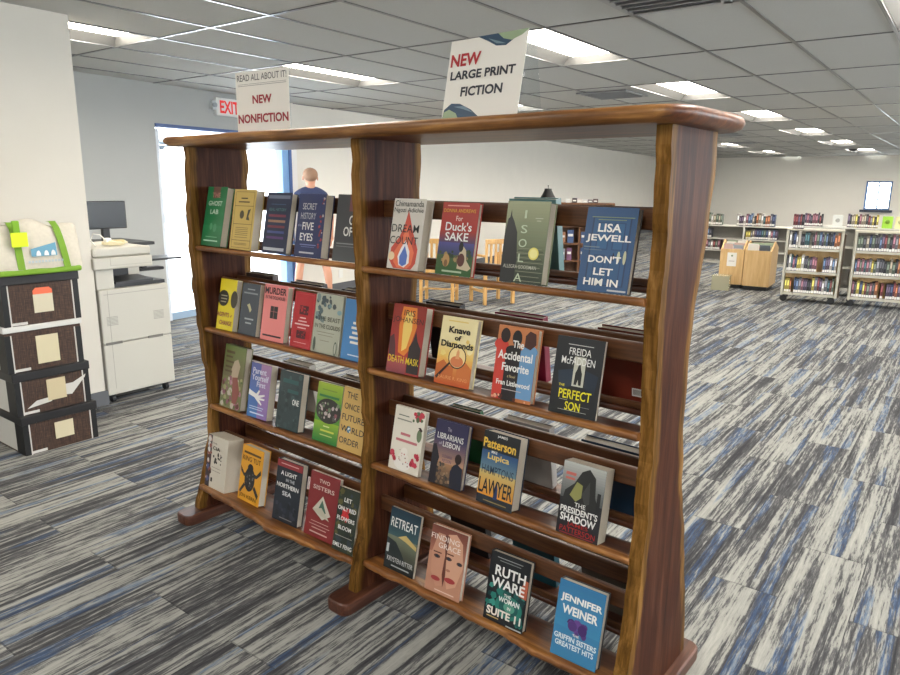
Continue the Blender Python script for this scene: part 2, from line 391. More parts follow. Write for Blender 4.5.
o = b.build('ceiling_grid'); o.matrix_world = MB_; struct(o, 'thin metal grid holding the ceiling tiles')
# troffers
LENS = mat((255, 247, 234), .4, emit=10.5, name='lit_lens'); LHOUS = mat((100, 100, 98), .5, name='white_enamel')
ew, dw = TE - .03, 1.0 - .02
b = MB(); hw, hd = ew / 2, dw / 2; lw2 = hw * .68; ld2 = hd * .95
rim = [(-hw, -hd, 0), (hw, -hd, 0), (hw, hd, 0), (-hw, hd, 0)]; inn = [(-lw2, -ld2, .085), (lw2, -ld2, .085), (lw2, ld2, .085), (-lw2, ld2, .085)]
b.add(rim + inn, [(0, 4, 5, 1), (1, 5, 6, 2), (2, 6, 7, 3), (3, 7, 4, 0)], LHOUS)
b.box(-hw, -hd, .086, hw, hd, .12, LHOUS)
hous = b.build('housing'); b = MB(); b.bbox(-lw2 * .98, -ld2, .052, lw2 * .98, ld2, .084, LENS, .006); lens = b.build('lens')
hm, lm = hous.data, lens.data
bpy.data.objects.remove(hous); bpy.data.objects.remove(lens)
# only the fixtures the photo looks at are modelled; lamps of the same kind light the rest of the room
where = {(2, 1): 'behind the large print sign', (2, 3): 'above the right end of the wooden bookcase', (2, 5): 'third along the row over the right end of the wooden bookcase',
         (2, 7): 'fourth along the row running to the far wall', (2, 9): 'fifth along the row running to the far wall', (2, 11): 'sixth along the row, near the round detector', (2, 13): 'last one before the far wall',
         (6, 1): 'right of the new nonfiction sign', (6, -1): 'beside the off-white wall end', (-2, 1): 'at the upper right corner of the view'}
for (k, j) in sorted(lights):
    e0, e1, d0, d1 = cell(k, j)
    if d0 < D0 or d1 > D1 or e0 < lw(d0) or e1 > E1: continue
    if (k in (2, 6, 10) and j >= -1) or (k == -2 and j >= 1):
        if (k, j) in where: lab = 'lit rectangular ceiling light ' + where[(k, j)]; g = 'lit ceiling lights'
        else: lab = 'lit rectangular recessed ceiling light far off among the tiles'; g = 'ceiling lights far off'
        t = empty('ceiling_light', lab, 'ceiling light', at((e0 + e1) / 2, (d0 + d1) / 2, H) @ Matrix.Diagonal((1, d1 - d0, 1, 1)), g)
        for nm, me in (('housing', hm), ('lens', lm)):
            q = bpy.data.objects.new(nm, me); COL.objects.link(q); q.parent = t
    else:
        la = bpy.data.lights.new('ceiling_lamp', 'AREA'); la.shape = 'RECTANGLE'; la.size = lw2 * 2; la.size_y = ld2 * 2
        la.energy = 11.0 * PI * la.size * la.size_y; la.color = (1.0, .95, .87)
        q = bpy.data.objects.new('ceiling_lamp', la); COL.objects.link(q); q.matrix_world = at((e0 + e1) / 2, (d0 + d1) / 2, H - .01)
# vents
def vent(e, d, w, l, label):
    t = empty('ceiling_vent', label, 'vent', at(e, d, H - .012), 'ceiling vents')
    m = mat((170, 170, 170), .4); dk = mat((120, 120, 122), .7)
    b = MB(); b.box(-w / 2, -l / 2, 0, w / 2, l / 2, .005, dk); b.build('backing', t)
    b = MB()
    for x0, y0, x1, y1 in ((-w / 2, -l / 2, w / 2, -l / 2 + .04), (-w / 2, l / 2 - .04, w / 2, l / 2), (-w / 2, -l / 2, -w / 2 + .04, l / 2), (w / 2 - .04, -l / 2, w / 2, l / 2)): b.box(x0, y0, -.006, x1, y1, .001, m)
    b.build('frame', t)
    b = MB(); n = 7
    for i in range(n):
        y = -l / 2 + .06 + (l - .12) * i / (n - 1)
        b.box(-w / 2 + .04, -.018, -.002, w / 2 - .04, .018, .002, m, Matrix.Translation((0, y, -.004)) @ Matrix.Rotation(.6, 4, 'X'))
    b.build('louvres', t)
vent(-1.47, 3.75, .56, .60, 'square louvred ceiling vent at the top edge of the view above the bookcase')
vent(-3.32, 7.3, .56, .60, 'square louvred ceiling vent left of the row of lights')
vent(-3.95, 13.9, .5, .6, 'small ceiling vent far off beyond the bookcase end, nearer of two')
vent(-4.4, 16.6, .5, .6, 'small ceiling vent far off beyond the bookcase end, farther of two')
b = MB(); b.lathe([(0, -.05), (.06, -.045), (.09, -.02), (.10, 0)], mat((70, 70, 72), .4)); o = b.build('smoke_detector'); o.matrix_world = at(-2.72, 20.3, H - .006); tag(o, 'small dark round detector on the ceiling near the far wall', 'smoke detector')

# exit sign
t = empty('exit_sign', 'white exit sign with red letters on the grey wall above the entrance', 'sign', at(lw(4.84) + .003, 4.84, 2.19, math.radians(90) + math.atan(.105)))
# local x runs along the wall (+d), y into the wall
b = MB(); b.bbox(-.02, -.05, 0, .34, 0, .19, mat((226, 226, 224), .5), .01); b.build('case', t)
b = MB(); b.box(-.07, -.045, .06, -.022, -.005, .15, mat((200, 204, 208), .4)); b.cyl((-.05, -.07, .105), (-.05, -.045, .105), .025, mat((160, 165, 170), .4)); b.build('emergency_lamp', t)
b = MB(); M = Matrix.Rotation(PI / 2, 4, 'X')
put_text(b, 'EXIT', .16, .095, .27, .135, .0515, mat((226, 44, 40), .4, emit=.12), M, .03); b.build('lettering', t)

# ------------------------------------------------------------------ the wooden bookcase
XM, XR, TH = 1.007, 2.0186, 0.0405
ZT = 1.61; SZ = {1: 1.208, 2: .861, 3: .514, 4: .157}
def interp(pts, x):
    pts = sorted(pts)
    if x <= pts[0][0]: return pts[0][1]
    for (a, b_), (c, d) in zip(pts, pts[1:]):
        if x <= c:
            t = (x - a) / (c - a); t = t * t * (3 - 2 * t); return b_ + (d - b_) * t
    return pts[-1][1]
FRONT = {0: [(1.61, -.157), (1.27, -.166), (1.05, -.16), (.8, -.146), (.66, -.132), (.57, -.126), (.39, -.134), (.26, -.16), (.17, -.188), (.044, -.224)],
         1: [(1.61, -.163), (1.35, -.164), (1.1, -.155), (.86, -.15), (.72, -.138), (.62, -.132), (.5, -.145), (.37, -.151), (.26, -.168), (.16, -.2), (.044, -.218)],
         2: [(1.61, -.156), (1.41, -.144), (1.3, -.138), (1.2, -.151), (1.1, -.147), (.95, -.134), (.8, -.122), (.74, -.13), (.62, -.126), (.5, -.138), (.37, -.148), (.25, -.172), (.15, -.2), (.044, -.224)]}
BACK = {0: [(1.61, .117), (1.53, .124), (1.46, .115), (1.1, .112), (.8, .09), (.6, .1), (.4, .15), (.2, .215), (.044, .235)],
        1: [(1.64, .128), (1.42, .122), (1.1, .105), (.8, .085), (.6, .1), (.4, .15), (.2, .2), (.044, .23)],
        2: [(1.606, .141), (1.517, .143), (1.368, .129), (1.254, .106), (1.14, .076), (1.0, .07), (.83, .074), (.68, .098), (.58, .12), (.472, .16), (.372, .175), (.25, .213), (.044, .244)]}
case = empty('bookcase', 'tall double-sided live-edge wooden display bookcase holding face-out books, two bays wide', 'bookcase', Matrix.Identity(4))
def upright(x0, i):
    b = MB(); sap = []; nz = 70; nu = 12; mt = W_UP
    rows = []
    rnd = random.Random(i)
    for k in range(nz + 1):
        z = .044 + (ZT - .044) * k / nz
        yf = interp(FRONT[i], z) + .0022 * math.sin(z * 41 + i) + .0018 * math.sin(z * 77 + 2 * i); yb = interp(BACK[i], z) + .003 * math.sin(z * 33 + i)
        ring = []
        for j in range(nu + 1):           # right face from front to back, rounded at both ends
            u = j / nu; y = yf + (yb - yf) * u; ins = .0015 if j in (0, nu) else 0
            ring.append((x0 + TH - ins, y)); 
        for j in range(nu, -1, -1):
            u = j / nu; y = yf + (yb - yf) * u; ins = .0015 if j in (0, nu) else 0
            ring.append((x0 + ins, y))
        for (x, y) in ring:
            b.v.append((x, y, z)); dd = min(y - yf, yb - y); sap.append(max(0, min(1, 1.12 - dd / .050)))
        rows.append(len(ring))
    n = rows[0]; ii = b.m(mt)
    for k in range(nz):
        for j in range(n):
            b.f.append([k * n + j, k * n + (j + 1) % n, (k + 1) * n + (j + 1) % n, (k + 1) * n + j]); b.mi.append(ii); b.sm.append(False)
    b.f.append(list(range(n))[::-1]); b.mi.append(ii); b.sm.append(False)
    b.f.append([nz * n + j for j in range(n)]); b.mi.append(ii); b.sm.append(False)
    return b.build('side_panel', case, sap)
for i, x0 in enumerate((0, XM, XR)): upright(x0, i)
for x0 in (0, XM, XR):
    b = MB(); c = x0 + TH / 2; h = .052
    out = []
    for (cx, cy, a0) in ((c + h, -.303, -90), (c + h, .303, 0), (c - h, .303, 90), (c - h, -.303, 180)):
        sx = -1 if cx > c else 1; sy = 1 if cy < 0 else -1; r = .03
        for q in range(5):
            a = math.radians(a0 + q * 22.5); out.append((cx + sx * r + r * math.cos(a), cy + sy * r + r * math.sin(a)))
    n = len(out); lv = [(0, .97), (.006, 1), (.034, 1), (.041, .985), (.045, .94)]
    vs = [(c + (x - c) * (s_ if s_ > .95 else .90), y * (s_ * .3 + .7), z) for z, s_ in lv for x, y in out]
    fs = [(k * n + j, k * n + (j + 1) % n, (k + 1) * n + (j + 1) % n, (k + 1) * n + j) for k in range(len(lv) - 1) for j in range(n)]
    b.add(vs, fs + [list(range(n))[::-1], [(len(lv) - 1) * n + j for j in range(n)]], W_FOOT); b.build('foot', case)
def board(name, x0, x1, yfront, yback, ztop, th, mt, nx=60, sapw=.03, both=False, rnd_=0.0, seed=0, nosap=False, tilt=0.0, yref=0.0):
    """board with a wavy live front edge; yfront / yback are functions of x"""
    b = MB(); sap = []
    nv = 10
    prof = []                              # (u in depth 0..1, z)
    ring_n = None
    for k in range(nx + 1):
        x = x0 + (x1 - x0) * k / nx
        yf = yfront(x) + rnd_ * (math.sin(x * 31 + seed) + .6 * math.sin(x * 73 + 2 * seed) + .4 * math.sin(x * 151 + seed)); yb = yback(x)
        dpt = yb - yf
        pts = [(yf + .006, ztop - th), (yf + .001, ztop - th * .8), (yf, ztop - th * .5), (yf + .0015, ztop - th * .2), (yf + .007, ztop)]
        for u in (.18, .35, .5, .65, .82): pts.append((yf + dpt * u, ztop))
        pts += [(yb - .006, ztop), (yb, ztop - th * .3), (yb, ztop - th * .7), (yb - .006, ztop - th)]
        for u in (.8, .5, .3): pts.append((yf + dpt * u, ztop - th))
        for y, z in pts:
            b.v.append((x, y, z - tilt * (y - yref))); dd = (y - yf) if not both else min(y - yf, yb - y)
            sap.append(0 if nosap else max(0, min(1, 1.1 - dd / sapw)))
        ring_n = len(pts)
    n = ring_n; ii = b.m(mt)
    for k in range(nx):
        for j in range(n): b.f.append([k * n + (j + 1) % n, k * n + j, (k + 1) * n + j, (k + 1) * n + (j + 1) % n]); b.mi.append(ii); b.sm.append(True)
    b.f.append(list(range(n))); b.f.append([nx * n + j for j in range(n)][::-1]); b.mi += [ii, ii]; b.sm += [False, False]
    return b.build(name, case, sap)
SF = {(1, 0): [(0, -.155), (1, -.158)], (1, 1): [(1.04, -.160), (1.3, -.172), (1.65, -.180), (2.02, -.166)],
      (2, 0): [(0, -.142), (.5, -.150), (1, -.148)], (2, 1): [(1.04, -.148), (1.5, -.158), (2.02, -.152)],
      (3, 0): [(0, -.138), (.5, -.15), (1, -.142)], (3, 1): [(1.04, -.136), (1.5, -.152), (2.02, -.148)],
      (4, 0): [(.04, -.218), (.313, -.232), (.52, -.25), (.611, -.268), (.76, -.238), (.917, -.224), (1.0, -.206)], (4, 1): [(1.05, -.188), (1.233, -.186), (1.4, -.192), (1.6, -.188), (1.84, -.208), (2.0, -.190)]}
RAILS = []; TILT = .17
YREF = {(1, 0): -.124, (1, 1): -.155, (2, 0): -.118, (2, 1): -.135, (3, 0): -.120, (3, 1): -.128, (4, 0): -.19, (4, 1): -.17}
for r in (1, 2, 3, 4):
    for bay, (x0, x1) in enumerate(((TH, XM), (XM + TH, XR))):
        board('shelf', x0 - .004, x1 + .004, lambda x: interp(SF[(r, bay)], x), lambda x: -.022, SZ[r], .021 if r < 4 else .024, W_SH, sapw=.05 if r < 4 else .12, rnd_=.0012 if r < 4 else .0035, seed=r * 3 + bay, tilt=TILT, yref=YREF[(r, bay)])
        board('rear_shelf', x0 - .004, x1 + .004, lambda x: .042, lambda x: .155 if r < 4 else .19, SZ[r], .020, W_SH, nosap=True)
        RAILS.append((r, bay, x0, x1))
# top board with rounded right corners
b = MB(); sap = []
outl = []
n1 = 60
for k in range(n1 + 1):
    x = -.03 + 2.07 * k / n1; outl.append((x, -.225 + .004 * math.sin(x * 9) + .002 * math.sin(x * 27)))
for q in range(1, 9):
    a = math.radians(-90 + q * 10); outl.append((2.045 + .07 * math.cos(a), -.150 + .075 * math.sin(a)))
outl += [(2.118, -.06), (2.122, .05), (2.120, .14), (2.105, .20), (2.07, .22)]
for k in range(30): outl.append((2.02 - 2.04 * k / 29, .222 + .004 * math.sin(k)))
outl += [(-.06, .16), (-.065, 0), (-.06, -.13), (-.052, -.2)]
n = len(outl); cx_, cy_ = 1.04, 0
lv = [(1.6085, .022), (1.617, .007), (1.629, 0), (1.640, .003), (1.6465, .010)]
def inset(p, s_):
    dx = max(-1, min(1, (p[0] - cx_) / 1.1)); dy = max(-1, min(1, (p[1] - cy_) / .22)); return (p[0] - dx * s_, p[1] - dy * s_)
vs = [(*inset(p, s_), z) for z, s_ in lv for p in outl]
fs = [(k * n + j, k * n + (j + 1) % n, (k + 1) * n + (j + 1) % n, (k + 1) * n + j) for k in range(len(lv) - 1) for j in range(n)]
b.add(vs, fs, W_TOP, True); o_ = len(vs)
for z, base in ((1.6085, 0), (1.6465, (len(lv) - 1) * n)):
    ring2 = [(*inset(p, .05), z) for p in outl]; s0 = len(b.v); b.v += ring2
    i_ = b.m(W_TOP)
    for j in range(n):
        f_ = [base + j, base + (j + 1) % n, s0 + (j + 1) % n, s0 + j]; b.f.append(f_ if z > 1.62 else f_[::-1]); b.mi.append(i_); b.sm.append(False)
    f_ = [s0 + j for j in range(n)]; b.f.append(f_ if z > 1.62 else f_[::-1]); b.mi.append(i_); b.sm.append(False)
sap = [1.0 if p_[0] < 2.03 else max(.1, 1 - (p_[0] - 2.03) * 12) for _ in lv for p_ in outl] + [0.0] * (2 * n)
b.build('top_board', case, sap)

# ------------------------------------------------------------------ books on the case
PAGES = mat((184, 174, 156), .85, noise=.06, nscale=400, name='page_edges'); PAGESW = mat((214, 208, 194), .85, noise=.05, nscale=400, name='page_edges')
def cmat(c): return mat(tuple(round(v * (.88 if max(c) < 225 else .93)) for v in c), .35)
def cover_art(t, w, h, items, z0):
    art = MB(); ttl = MB(); aut = MB(); z = z0 + .0004
    for it in items:
        k = it[0]
        if k == 'R': _, x0, y0, x1, y1, c = it; art.add([(x0 * w, y0 * h, z), (x1 * w, y0 * h, z), (x1 * w, y1 * h, z), (x0 * w, y1 * h, z)], [(0, 1, 2, 3)], cmat(c)); z += .00012
        elif k == 'E':
            _, cx, cy, rx, ry, c = it; art.add([(cx * w + rx * w * math.cos(2 * PI * i / 22), cy * h + ry * h * math.sin(2 * PI * i / 22), z) for i in range(22)], [list(range(22))], cmat(c)); z += .00012
        elif k == 'P': _, pts, c = it; art.add([(x * w, y * h, z) for x, y in pts], [list(range(len(pts)))], cmat(c)); z += .00012
        elif k == 'G':                    # soft vertical blend made of printed bands
            _, y0, y1, c0, c1 = it[:5]; n = 14; x0, x1 = (it[5], it[6]) if len(it) > 5 else (.0, 1.)
            for i in range(n):
                f = i / (n - 1); c = tuple(round(a + (b_ - a) * f) for a, b_ in zip(c0, c1)); ya_, yb_ = y0 + (y1 - y0) * i / n, y0 + (y1 - y0) * (i + 1) / n
                art.add([(x0 * w, ya_ * h, z), (x1 * w, ya_ * h, z), (x1 * w, yb_ * h, z), (x0 * w, yb_ * h, z)], [(0, 1, 2, 3)], cmat(c))
            z += .00012
        elif k == 'S':                    # scatter of small blotches
            _, x0, y0, x1, y1, n, sz, cols, seed = it; rn = random.Random(seed)
            for i in range(n):
                x, y, r = rn.uniform(x0, x1) * w, rn.uniform(y0, y1) * h, sz * rn.uniform(.5, 1.2) * w
                m_ = rn.randint(5, 8); a0 = rn.random() * 6
                x = min(max(x, r), w - r); y = min(max(y, r), h - r)
                art.add([(x + r * rn.uniform(.6, 1) * math.cos(a0 + 2 * PI * q / m_), y + r * rn.uniform(.6, 1) * math.sin(a0 + 2 * PI * q / m_), z) for q in range(m_)], [list(range(m_))], cmat(rn.choice(cols))); z += .00003
            z += .0001
    zt = z + .0002
    for it in items:
        if it[0] in 'TA':
            k, body, cx, cy, tw, th, c = it[:7]; bold = it[7] if len(it) > 7 else .014; rot = it[8] if len(it) > 8 else 0
            put_text(ttl if k == 'T' else aut, body, cx * w, cy * h, tw * w, th * h, zt, cmat(c), None, min(bold, .03) + .003, rot)
    if art.v: art.build('cover_print', t)
    if ttl.v: ttl.build('title_lettering', t)
    if aut.v: aut.build('author_lettering', t)
def book(x, y, z, w, h, yaw, lean, T, color, label, items, hard=True, side=None, group=None, back=False, spine=None, pages=None):
    r = Vector((math.cos(yaw), math.sin(yaw), 0)); nrm = Vector((-math.sin(yaw), math.cos(yaw), 0))
    if back: r = -r; nrm = -nrm
    u = Vector((0, 0, 1)) * math.cos(lean) + nrm * math.sin(lean); o_ = -(nrm * math.cos(lean) - Vector((0, 0, 1)) * math.sin(lean))
    M = Matrix(((r.x, u.x, o_.x, x), (r.y, u.y, o_.y, y), (r.z, u.z, o_.z, z + T * math.sin(lean) + .0008), (0, 0, 0, 1)))
    t = empty('book', label, 'book', M, group)
    cm = cmat(color); sm_ = cmat(spine or color); rc = .003 if hard else 0; ct = .0025 if hard else .0008
    b = MB(); b.bbox(0, 0, -ct, w, h, 0, cm, .0008); b.bbox(0, 0, -T, w, h, -T + ct, sm_, .0008); b.box(0, 0, -T + ct * .5, ct, h, -ct * .5, sm_)
    cv = b.build('cover', t)
    b = MB(); b.box(ct, rc, -T + ct, w - rc - .0005, h - rc - .0005, -ct, pages or PAGES); b.build('page_block', t)
    cover_art(cv, w, h, items, 0)
    return t
W_ = (238, 238, 234); K = (28, 28, 32)
L = []
def B_(row, q, T, color, label, items, **kw): L.append((row, q, T, color, label, items, kw))
nf = 'nonfiction books in the bay under the new nonfiction sign'; lp = 'large print novels in the bay under the large print sign'
# --- nonfiction bay
B_(1, (.046, -.135, .148, .244, -.04, .22), .034, (38, 128, 76), 'green hardcover titled The Ghost Lab, first on the top nonfiction shelf', [('G', 0, .35, (30, 112, 66), (44, 138, 84)), ('P', [(.3, 1), (.7, 1), (.6, .82), (.35, .8)], (120, 84, 74)), ('T', 'THE', .5, .86, .42, .08, (206, 140, 130)), ('T', 'GHOST', .5, .72, .7, .08, (214, 232, 214)), ('T', 'LAB', .5, .58, .42, .08, (214, 232, 214)), ('E', .42, .33, .07, .06, (96, 168, 124)), ('E', .62, .31, .09, .07, (84, 158, 112)), ('R', .12, .08, .85, .10, (190, 226, 200)), ('R', .2, .15, .8, .16, (140, 200, 160))], group=nf)
B_(1, (.230, -.121, .141, .239, .023, .19), .040, (222, 190, 104), 'yellow thick book with boxed black line frames, on the top nonfiction shelf', [('R', .08, .03, .94, .96, (120, 100, 50)), ('R', .095, .037, .925, .953, (222, 190, 104)), ('R', .08, .72, .94, .728, (90, 74, 40)), ('R', .08, .42, .94, .428, (90, 74, 40)), ('R', .08, .15, .94, .158, (90, 74, 40)), ('R', .35, .84, .65, .86, (70, 60, 40)), ('R', .25, .78, .75, .80, (70, 60, 40)), ('E', .45, .58, .1, .07, (90, 82, 58)), ('P', [(.66, .5), (.72, .66), (.84, .68), (.76, .56), (.82, .49)], (70, 66, 50))] + [('R', .22, y, .8, y + .008, (120, 100, 56)) for y in (.36, .33, .30, .27, .24, .2, .1, .08)], hard=True, group=nf)
B_(1, (.451, -.125, .146, .229, .007, .2), .029, (34, 42, 74), 'navy hardcover covered in faint coloured title lines, on the top nonfiction shelf', [('R', .06, .90, .94, .955, (120, 130, 150)), ('R', .2, .80, .8, .815, (60, 90, 120)), ('A', 'REAL HISTORY', .5, .72, .7, .05, (78, 128, 128)), ('A', 'THE', .5, .62, .3, .05, (150, 60, 80)), ('A', 'BUREAU', .5, .53, .6, .05, (70, 96, 150)), ('R', .15, .42, .85, .46, (120, 50, 66)), ('R', .15, .33, .85, .37, (64, 80, 140)), ('R', .15, .24, .85, .28, (92, 60, 120)), ('A', 'LOUIS C. PRESCOTT', .5, .07, .9, .06, (206, 212, 220))][:3] + [('R', .15, .60, .85, .64, (130, 56, 76)), ('R', .15, .51, .85, .55, (160, 120, 96)), ('R', .15, .42, .85, .46, (120, 50, 66)), ('R', .15, .33, .85, .37, (64, 80, 140)), ('R', .15, .24, .85, .28, (92, 60, 120)), ('R', .08, .045, .92, .095, (196, 202, 212))], group=nf)
B_(1, (.653, -.129, .147, .227, .001, .17), .040, (44, 54, 100), 'dark blue hardcover titled Secret History of the Five Eyes', [('S', .86, .1, 1, .97, 22, .05, [(180, 70, 70), (200, 190, 190), (60, 60, 110), (140, 50, 60)], 3), ('T', 'SECRET', .45, .80, .52, .10, (214, 214, 216), .0), ('T', 'HISTORY', .43, .65, .56, .10, (200, 202, 208), .0), ('A', 'of the', .14, .50, .14, .04, (160, 170, 200)), ('T', 'FIVE', .45, .49, .42, .12, W_, .01), ('T', 'EYES', .42, .32, .48, .12, W_, .01), ('R', .2, .19, .8, .205, (130, 140, 190)), ('R', .25, .16, .75, .17, (110, 120, 170)), ('R', .2, .06, .75, .085, (210, 212, 220))], group=nf)
B_(1, (.850, -.118, .139, .229, .005, .165), .030, (70, 72, 76), 'dark grey hardcover half hidden by the middle panel on the top nonfiction shelf', [('R', .45, .75, 1, 1, (120, 66, 70)), ('G', .0, .3, (92, 96, 98), (74, 76, 80)), ('T', 'OUT', .74, .62, .5, .14, W_), ('T', 'OF G', .60, .45, .56, .14, W_), ('R', .1, .26, .98, .275, (150, 152, 154)), ('R', .1, .22, .9, .23, (130, 132, 134))], group=nf)
B_(2, (.099, -.122, .114, .214, .028, .2), .026, (226, 206, 40), 'yellow paperback titled Agents of Change with dark glasses on it', [('E', .28, .62, .32, .16, (40, 36, 30)), ('E', .92, .62, .2, .17, (60, 56, 40)), ('A', 'A BOOK OF', .3, .68, .4, .035, (200, 196, 170)), ('A', 'SPIES AND', .3, .62, .4, .035, (200, 196, 170)), ('A', 'SECRETS', .3, .56, .4, .035, (200, 196, 170)), ('T', 'AGENTS', .36, .30, .72, .09, (146, 44, 70)), ('T', 'of', .84, .29, .12, .05, (146, 44, 70)), ('T', 'CHANGE', .56, .14, .74, .09, (146, 44, 70))], hard=False, group=nf)
L[-1][5][2:5] = [('R', .12, .66, .5, .68, (190, 186, 160)), ('R', .12, .60, .5, .62, (190, 186, 160)), ('R', .12, .54, .45, .56, (190, 186, 160))]
B_(2, (.248, -.114, .116, .21, .022, .193), .021, (72, 80, 90), 'slate grey paperback with a small gold book on its cover', [('R', .3, .88, .72, .90, (170, 176, 180)), ('R', .12, .80, .9, .83, (150, 156, 160)), ('P', [(.36, .58), (.5, .62), (.64, .5), (.56, .44), (.44, .54)], (202, 196, 150)), ('R', .3, .30, .8, .33, (180, 186, 190)), ('R', .36, .22, .7, .25, (180, 186, 190))], hard=False, group=nf)
B_(2, (.406, -.119, .140, .221, .03, .184), .030, (232, 136, 132), 'pink book with black lettering and a small dark window', [('T', 'MURDER', .5, .89, .92, .12, (52, 36, 42), .02), ('T', 'IN THE DOLLHOUSE', .5, .77, .84, .06, (52, 36, 42)), ('R', .34, .40, .66, .62, (48, 40, 44)), ('R', .48, .40, .50, .62, (170, 110, 110)), ('R', .34, .52, .66, .53, (170, 110, 110)), ('A', 'DR. JANINA RAMIREZ', .5, .09, .84, .045, (52, 36, 42))], group=nf)
L[-1][5][-1] = ('R', .1, .075, .9, .105, (52, 36, 42))
B_(2, (.588, -.115, .120, .211, .009, .2), .012, (190, 34, 44), 'bright red thin book with dark patches top and bottom', [('R', .06, .03, .94, .97, (206, 70, 76)), ('R', .075, .037, .925, .963, (190, 34, 44)), ('R', .3, .60, .72, .76, (86, 22, 34)), ('S', .32, .62, .7, .74, 12, .04, [(190, 34, 44)], 5), ('R', .36, .53, .64, .55, (230, 190, 190)), ('R', .3, .47, .7, .49, (230, 190, 190)), ('R', .15, .41, .85, .435, (230, 190, 190)), ('R', .3, .35, .7, .37, (230, 190, 190)), ('R', .28, .17, .72, .31, (86, 22, 34)), ('S', .3, .18, .7, .3, 10, .035, [(190, 34, 44)], 6), ('R', .2, .09, .8, .10, (230, 170, 170))], hard=False, group=nf)
B_(2, (.713, -.113, .148, .218, 0, .182), .012, (186, 190, 172), 'pale grey-green book titled The Beast in the Clouds with blue leaf shapes', [('S', .0, .55, .35, .97, 16, .10, [(70, 88, 96), (96, 116, 122), (130, 150, 150)], 8), ('S', .4, .78, .75, .97, 9, .08, [(80, 90, 96), (120, 150, 156)], 9), ('E', .9, .72, .08, .04, (140, 176, 186)), ('T', 'THE BEAST', .56, .585, .80, .075, (70, 66, 54), .0), ('T', 'IN THE CLOUDS', .52, .455, .92, .07, (70, 66, 54), .0), ('R', .15, .35, .8, .36, (150, 146, 130)), ('R', .2, .30, .75, .31, (150, 146, 130)), ('R', .3, .21, .65, .22, (150, 146, 130)), ('E', .1, .14, .05, .12, (96, 108, 98)), ('E', .88, .12, .06, .115, (96, 108, 98)), ('E', .88, .12, .035, .09, (196, 200, 184))], group=nf)
B_(2, (.880, -.118, .122, .214, -.01, .164), .012, (76, 142, 204), 'sky blue book partly behind the middle panel on the second nonfiction shelf', [('R', .4, .6, .95, .64, W_), ('R', .35, .52, .95, .56, W_), ('R', .4, .44, .95, .48, W_), ('R', .3, .36, .95, .40, W_), ('R', .35, .28, .95, .32, W_), ('R', .3, .08, .95, .10, (210, 226, 240))], hard=False, group=nf)
B_(3, (.080, -.118, .152, .273, .001, .2), .034, (126, 128, 84), 'tall book with a faded flower painting on its cover, first on the third nonfiction shelf', [('G', .5, 1, (116, 110, 78), (118, 134, 76)), ('S', .05, .02, .95, .5, 60, .09, [(150, 90, 110), (170, 170, 120), (96, 110, 60), (190, 130, 150), (206, 196, 180), (110, 60, 60)], 11), ('P', [(.5, .45), (.42, .62), (.52, .76), (.68, .8), (.82, .7), (.74, .5)], (196, 176, 150)), ('P', [(.56, .3), (.5, .5), (.74, .52), (.9, .3), (.8, .1), (.6, .1)], (150, 84, 76)), ('T', 'The Body', .36, .90, .46, .05, (90, 70, 44)), ('R', .1, .80, .42, .83, (96, 76, 50)), ('R', .12, .72, .5, .75, (96, 76, 50)), ('R', .12, .64, .44, .67, (96, 76, 50)), ('R', .12, .57, .46, .60, (96, 76, 50))], group=nf, side=1)
L[-1][5][4] = ('R', .1, .87, .5, .91, (96, 76, 50))
B_(3, (.285, -.119, .128, .227, .04, .191), .034, (150, 130, 180), 'blue and purple book titled Parent Yourself First with a reaching white hand', [('G', 0, 1, (72, 130, 200), (96, 104, 168), 0, .5), ('G', 0, 1, (150, 122, 190), (176, 136, 176), .5, 1), ('T', 'Parent', .45, .86, .68, .11, (214, 214, 232), .02), ('T', 'Yourself', .5, .74, .84, .11, (214, 214, 232), .02), ('T', 'First', .58, .62, .44, .10, (214, 214, 232), .02), ('P', [(0, .5), (.38, .44), (.5, .52), (.55, .5), (.48, .42), (.8, .46), (.8, .43), (.56, .38), (.82, .38), (.8, .35), (.55, .34), (.7, .27), (.66, .25), (.46, .31), (.3, .37), (0, .4)], W_), ('R', .1, .19, .8, .205, (190, 210, 240)), ('R', .1, .15, .75, .165, (190, 210, 240)), ('R', .15, .07, .85, .095, (210, 226, 250))], hard=False, group=nf)
B_(3, (.488, -.126, .137, .231, .02, .191), .035, (54, 70, 74), 'dark green-grey hardcover with the word ONE in white', [('S', .08, .05, .92, .95, 40, .10, [(60, 80, 84), (48, 62, 66), (70, 92, 94), (44, 56, 60)], 12), ('T', 'A SILENT', .52, .84, .74, .09, (52, 110, 112), .0), ('T', 'WORLD', .6, .66, .55, .09, (60, 116, 118), .0), ('T', 'ONE', .80, .50, .28, .10, W_, .02)], group=nf)
L[-1][5][1:3] = [('R', .16, .80, .84, .87, (50, 96, 98)), ('R', .4, .64, .88, .70, (50, 96, 98))]
B_(3, (.711, -.121, .134, .225, .03, .205), .014, (96, 160, 60), 'lime green book with a dark round picture of flowers', [('G', 0, .35, (52, 130, 60), (150, 190, 56)), ('G', .7, 1, (120, 170, 60), (170, 196, 60)), ('E', .52, .54, .50, .21, (52, 50, 48)), ('S', .15, .40, .9, .68, 34, .07, [(90, 90, 88), (150, 90, 100), (120, 140, 110), (70, 66, 72), (206, 190, 190)], 14), ('R', .1, .76, .9, .80, (60, 130, 76)), ('R', .4, .27, .65, .29, (220, 226, 160)), ('R', .3, .19, .85, .22, (216, 220, 90)), ('R', .3, .12, .8, .14, (190, 210, 120)), ('R', .2, .88, .8, .895, (120, 150, 60))], hard=False, group=nf)
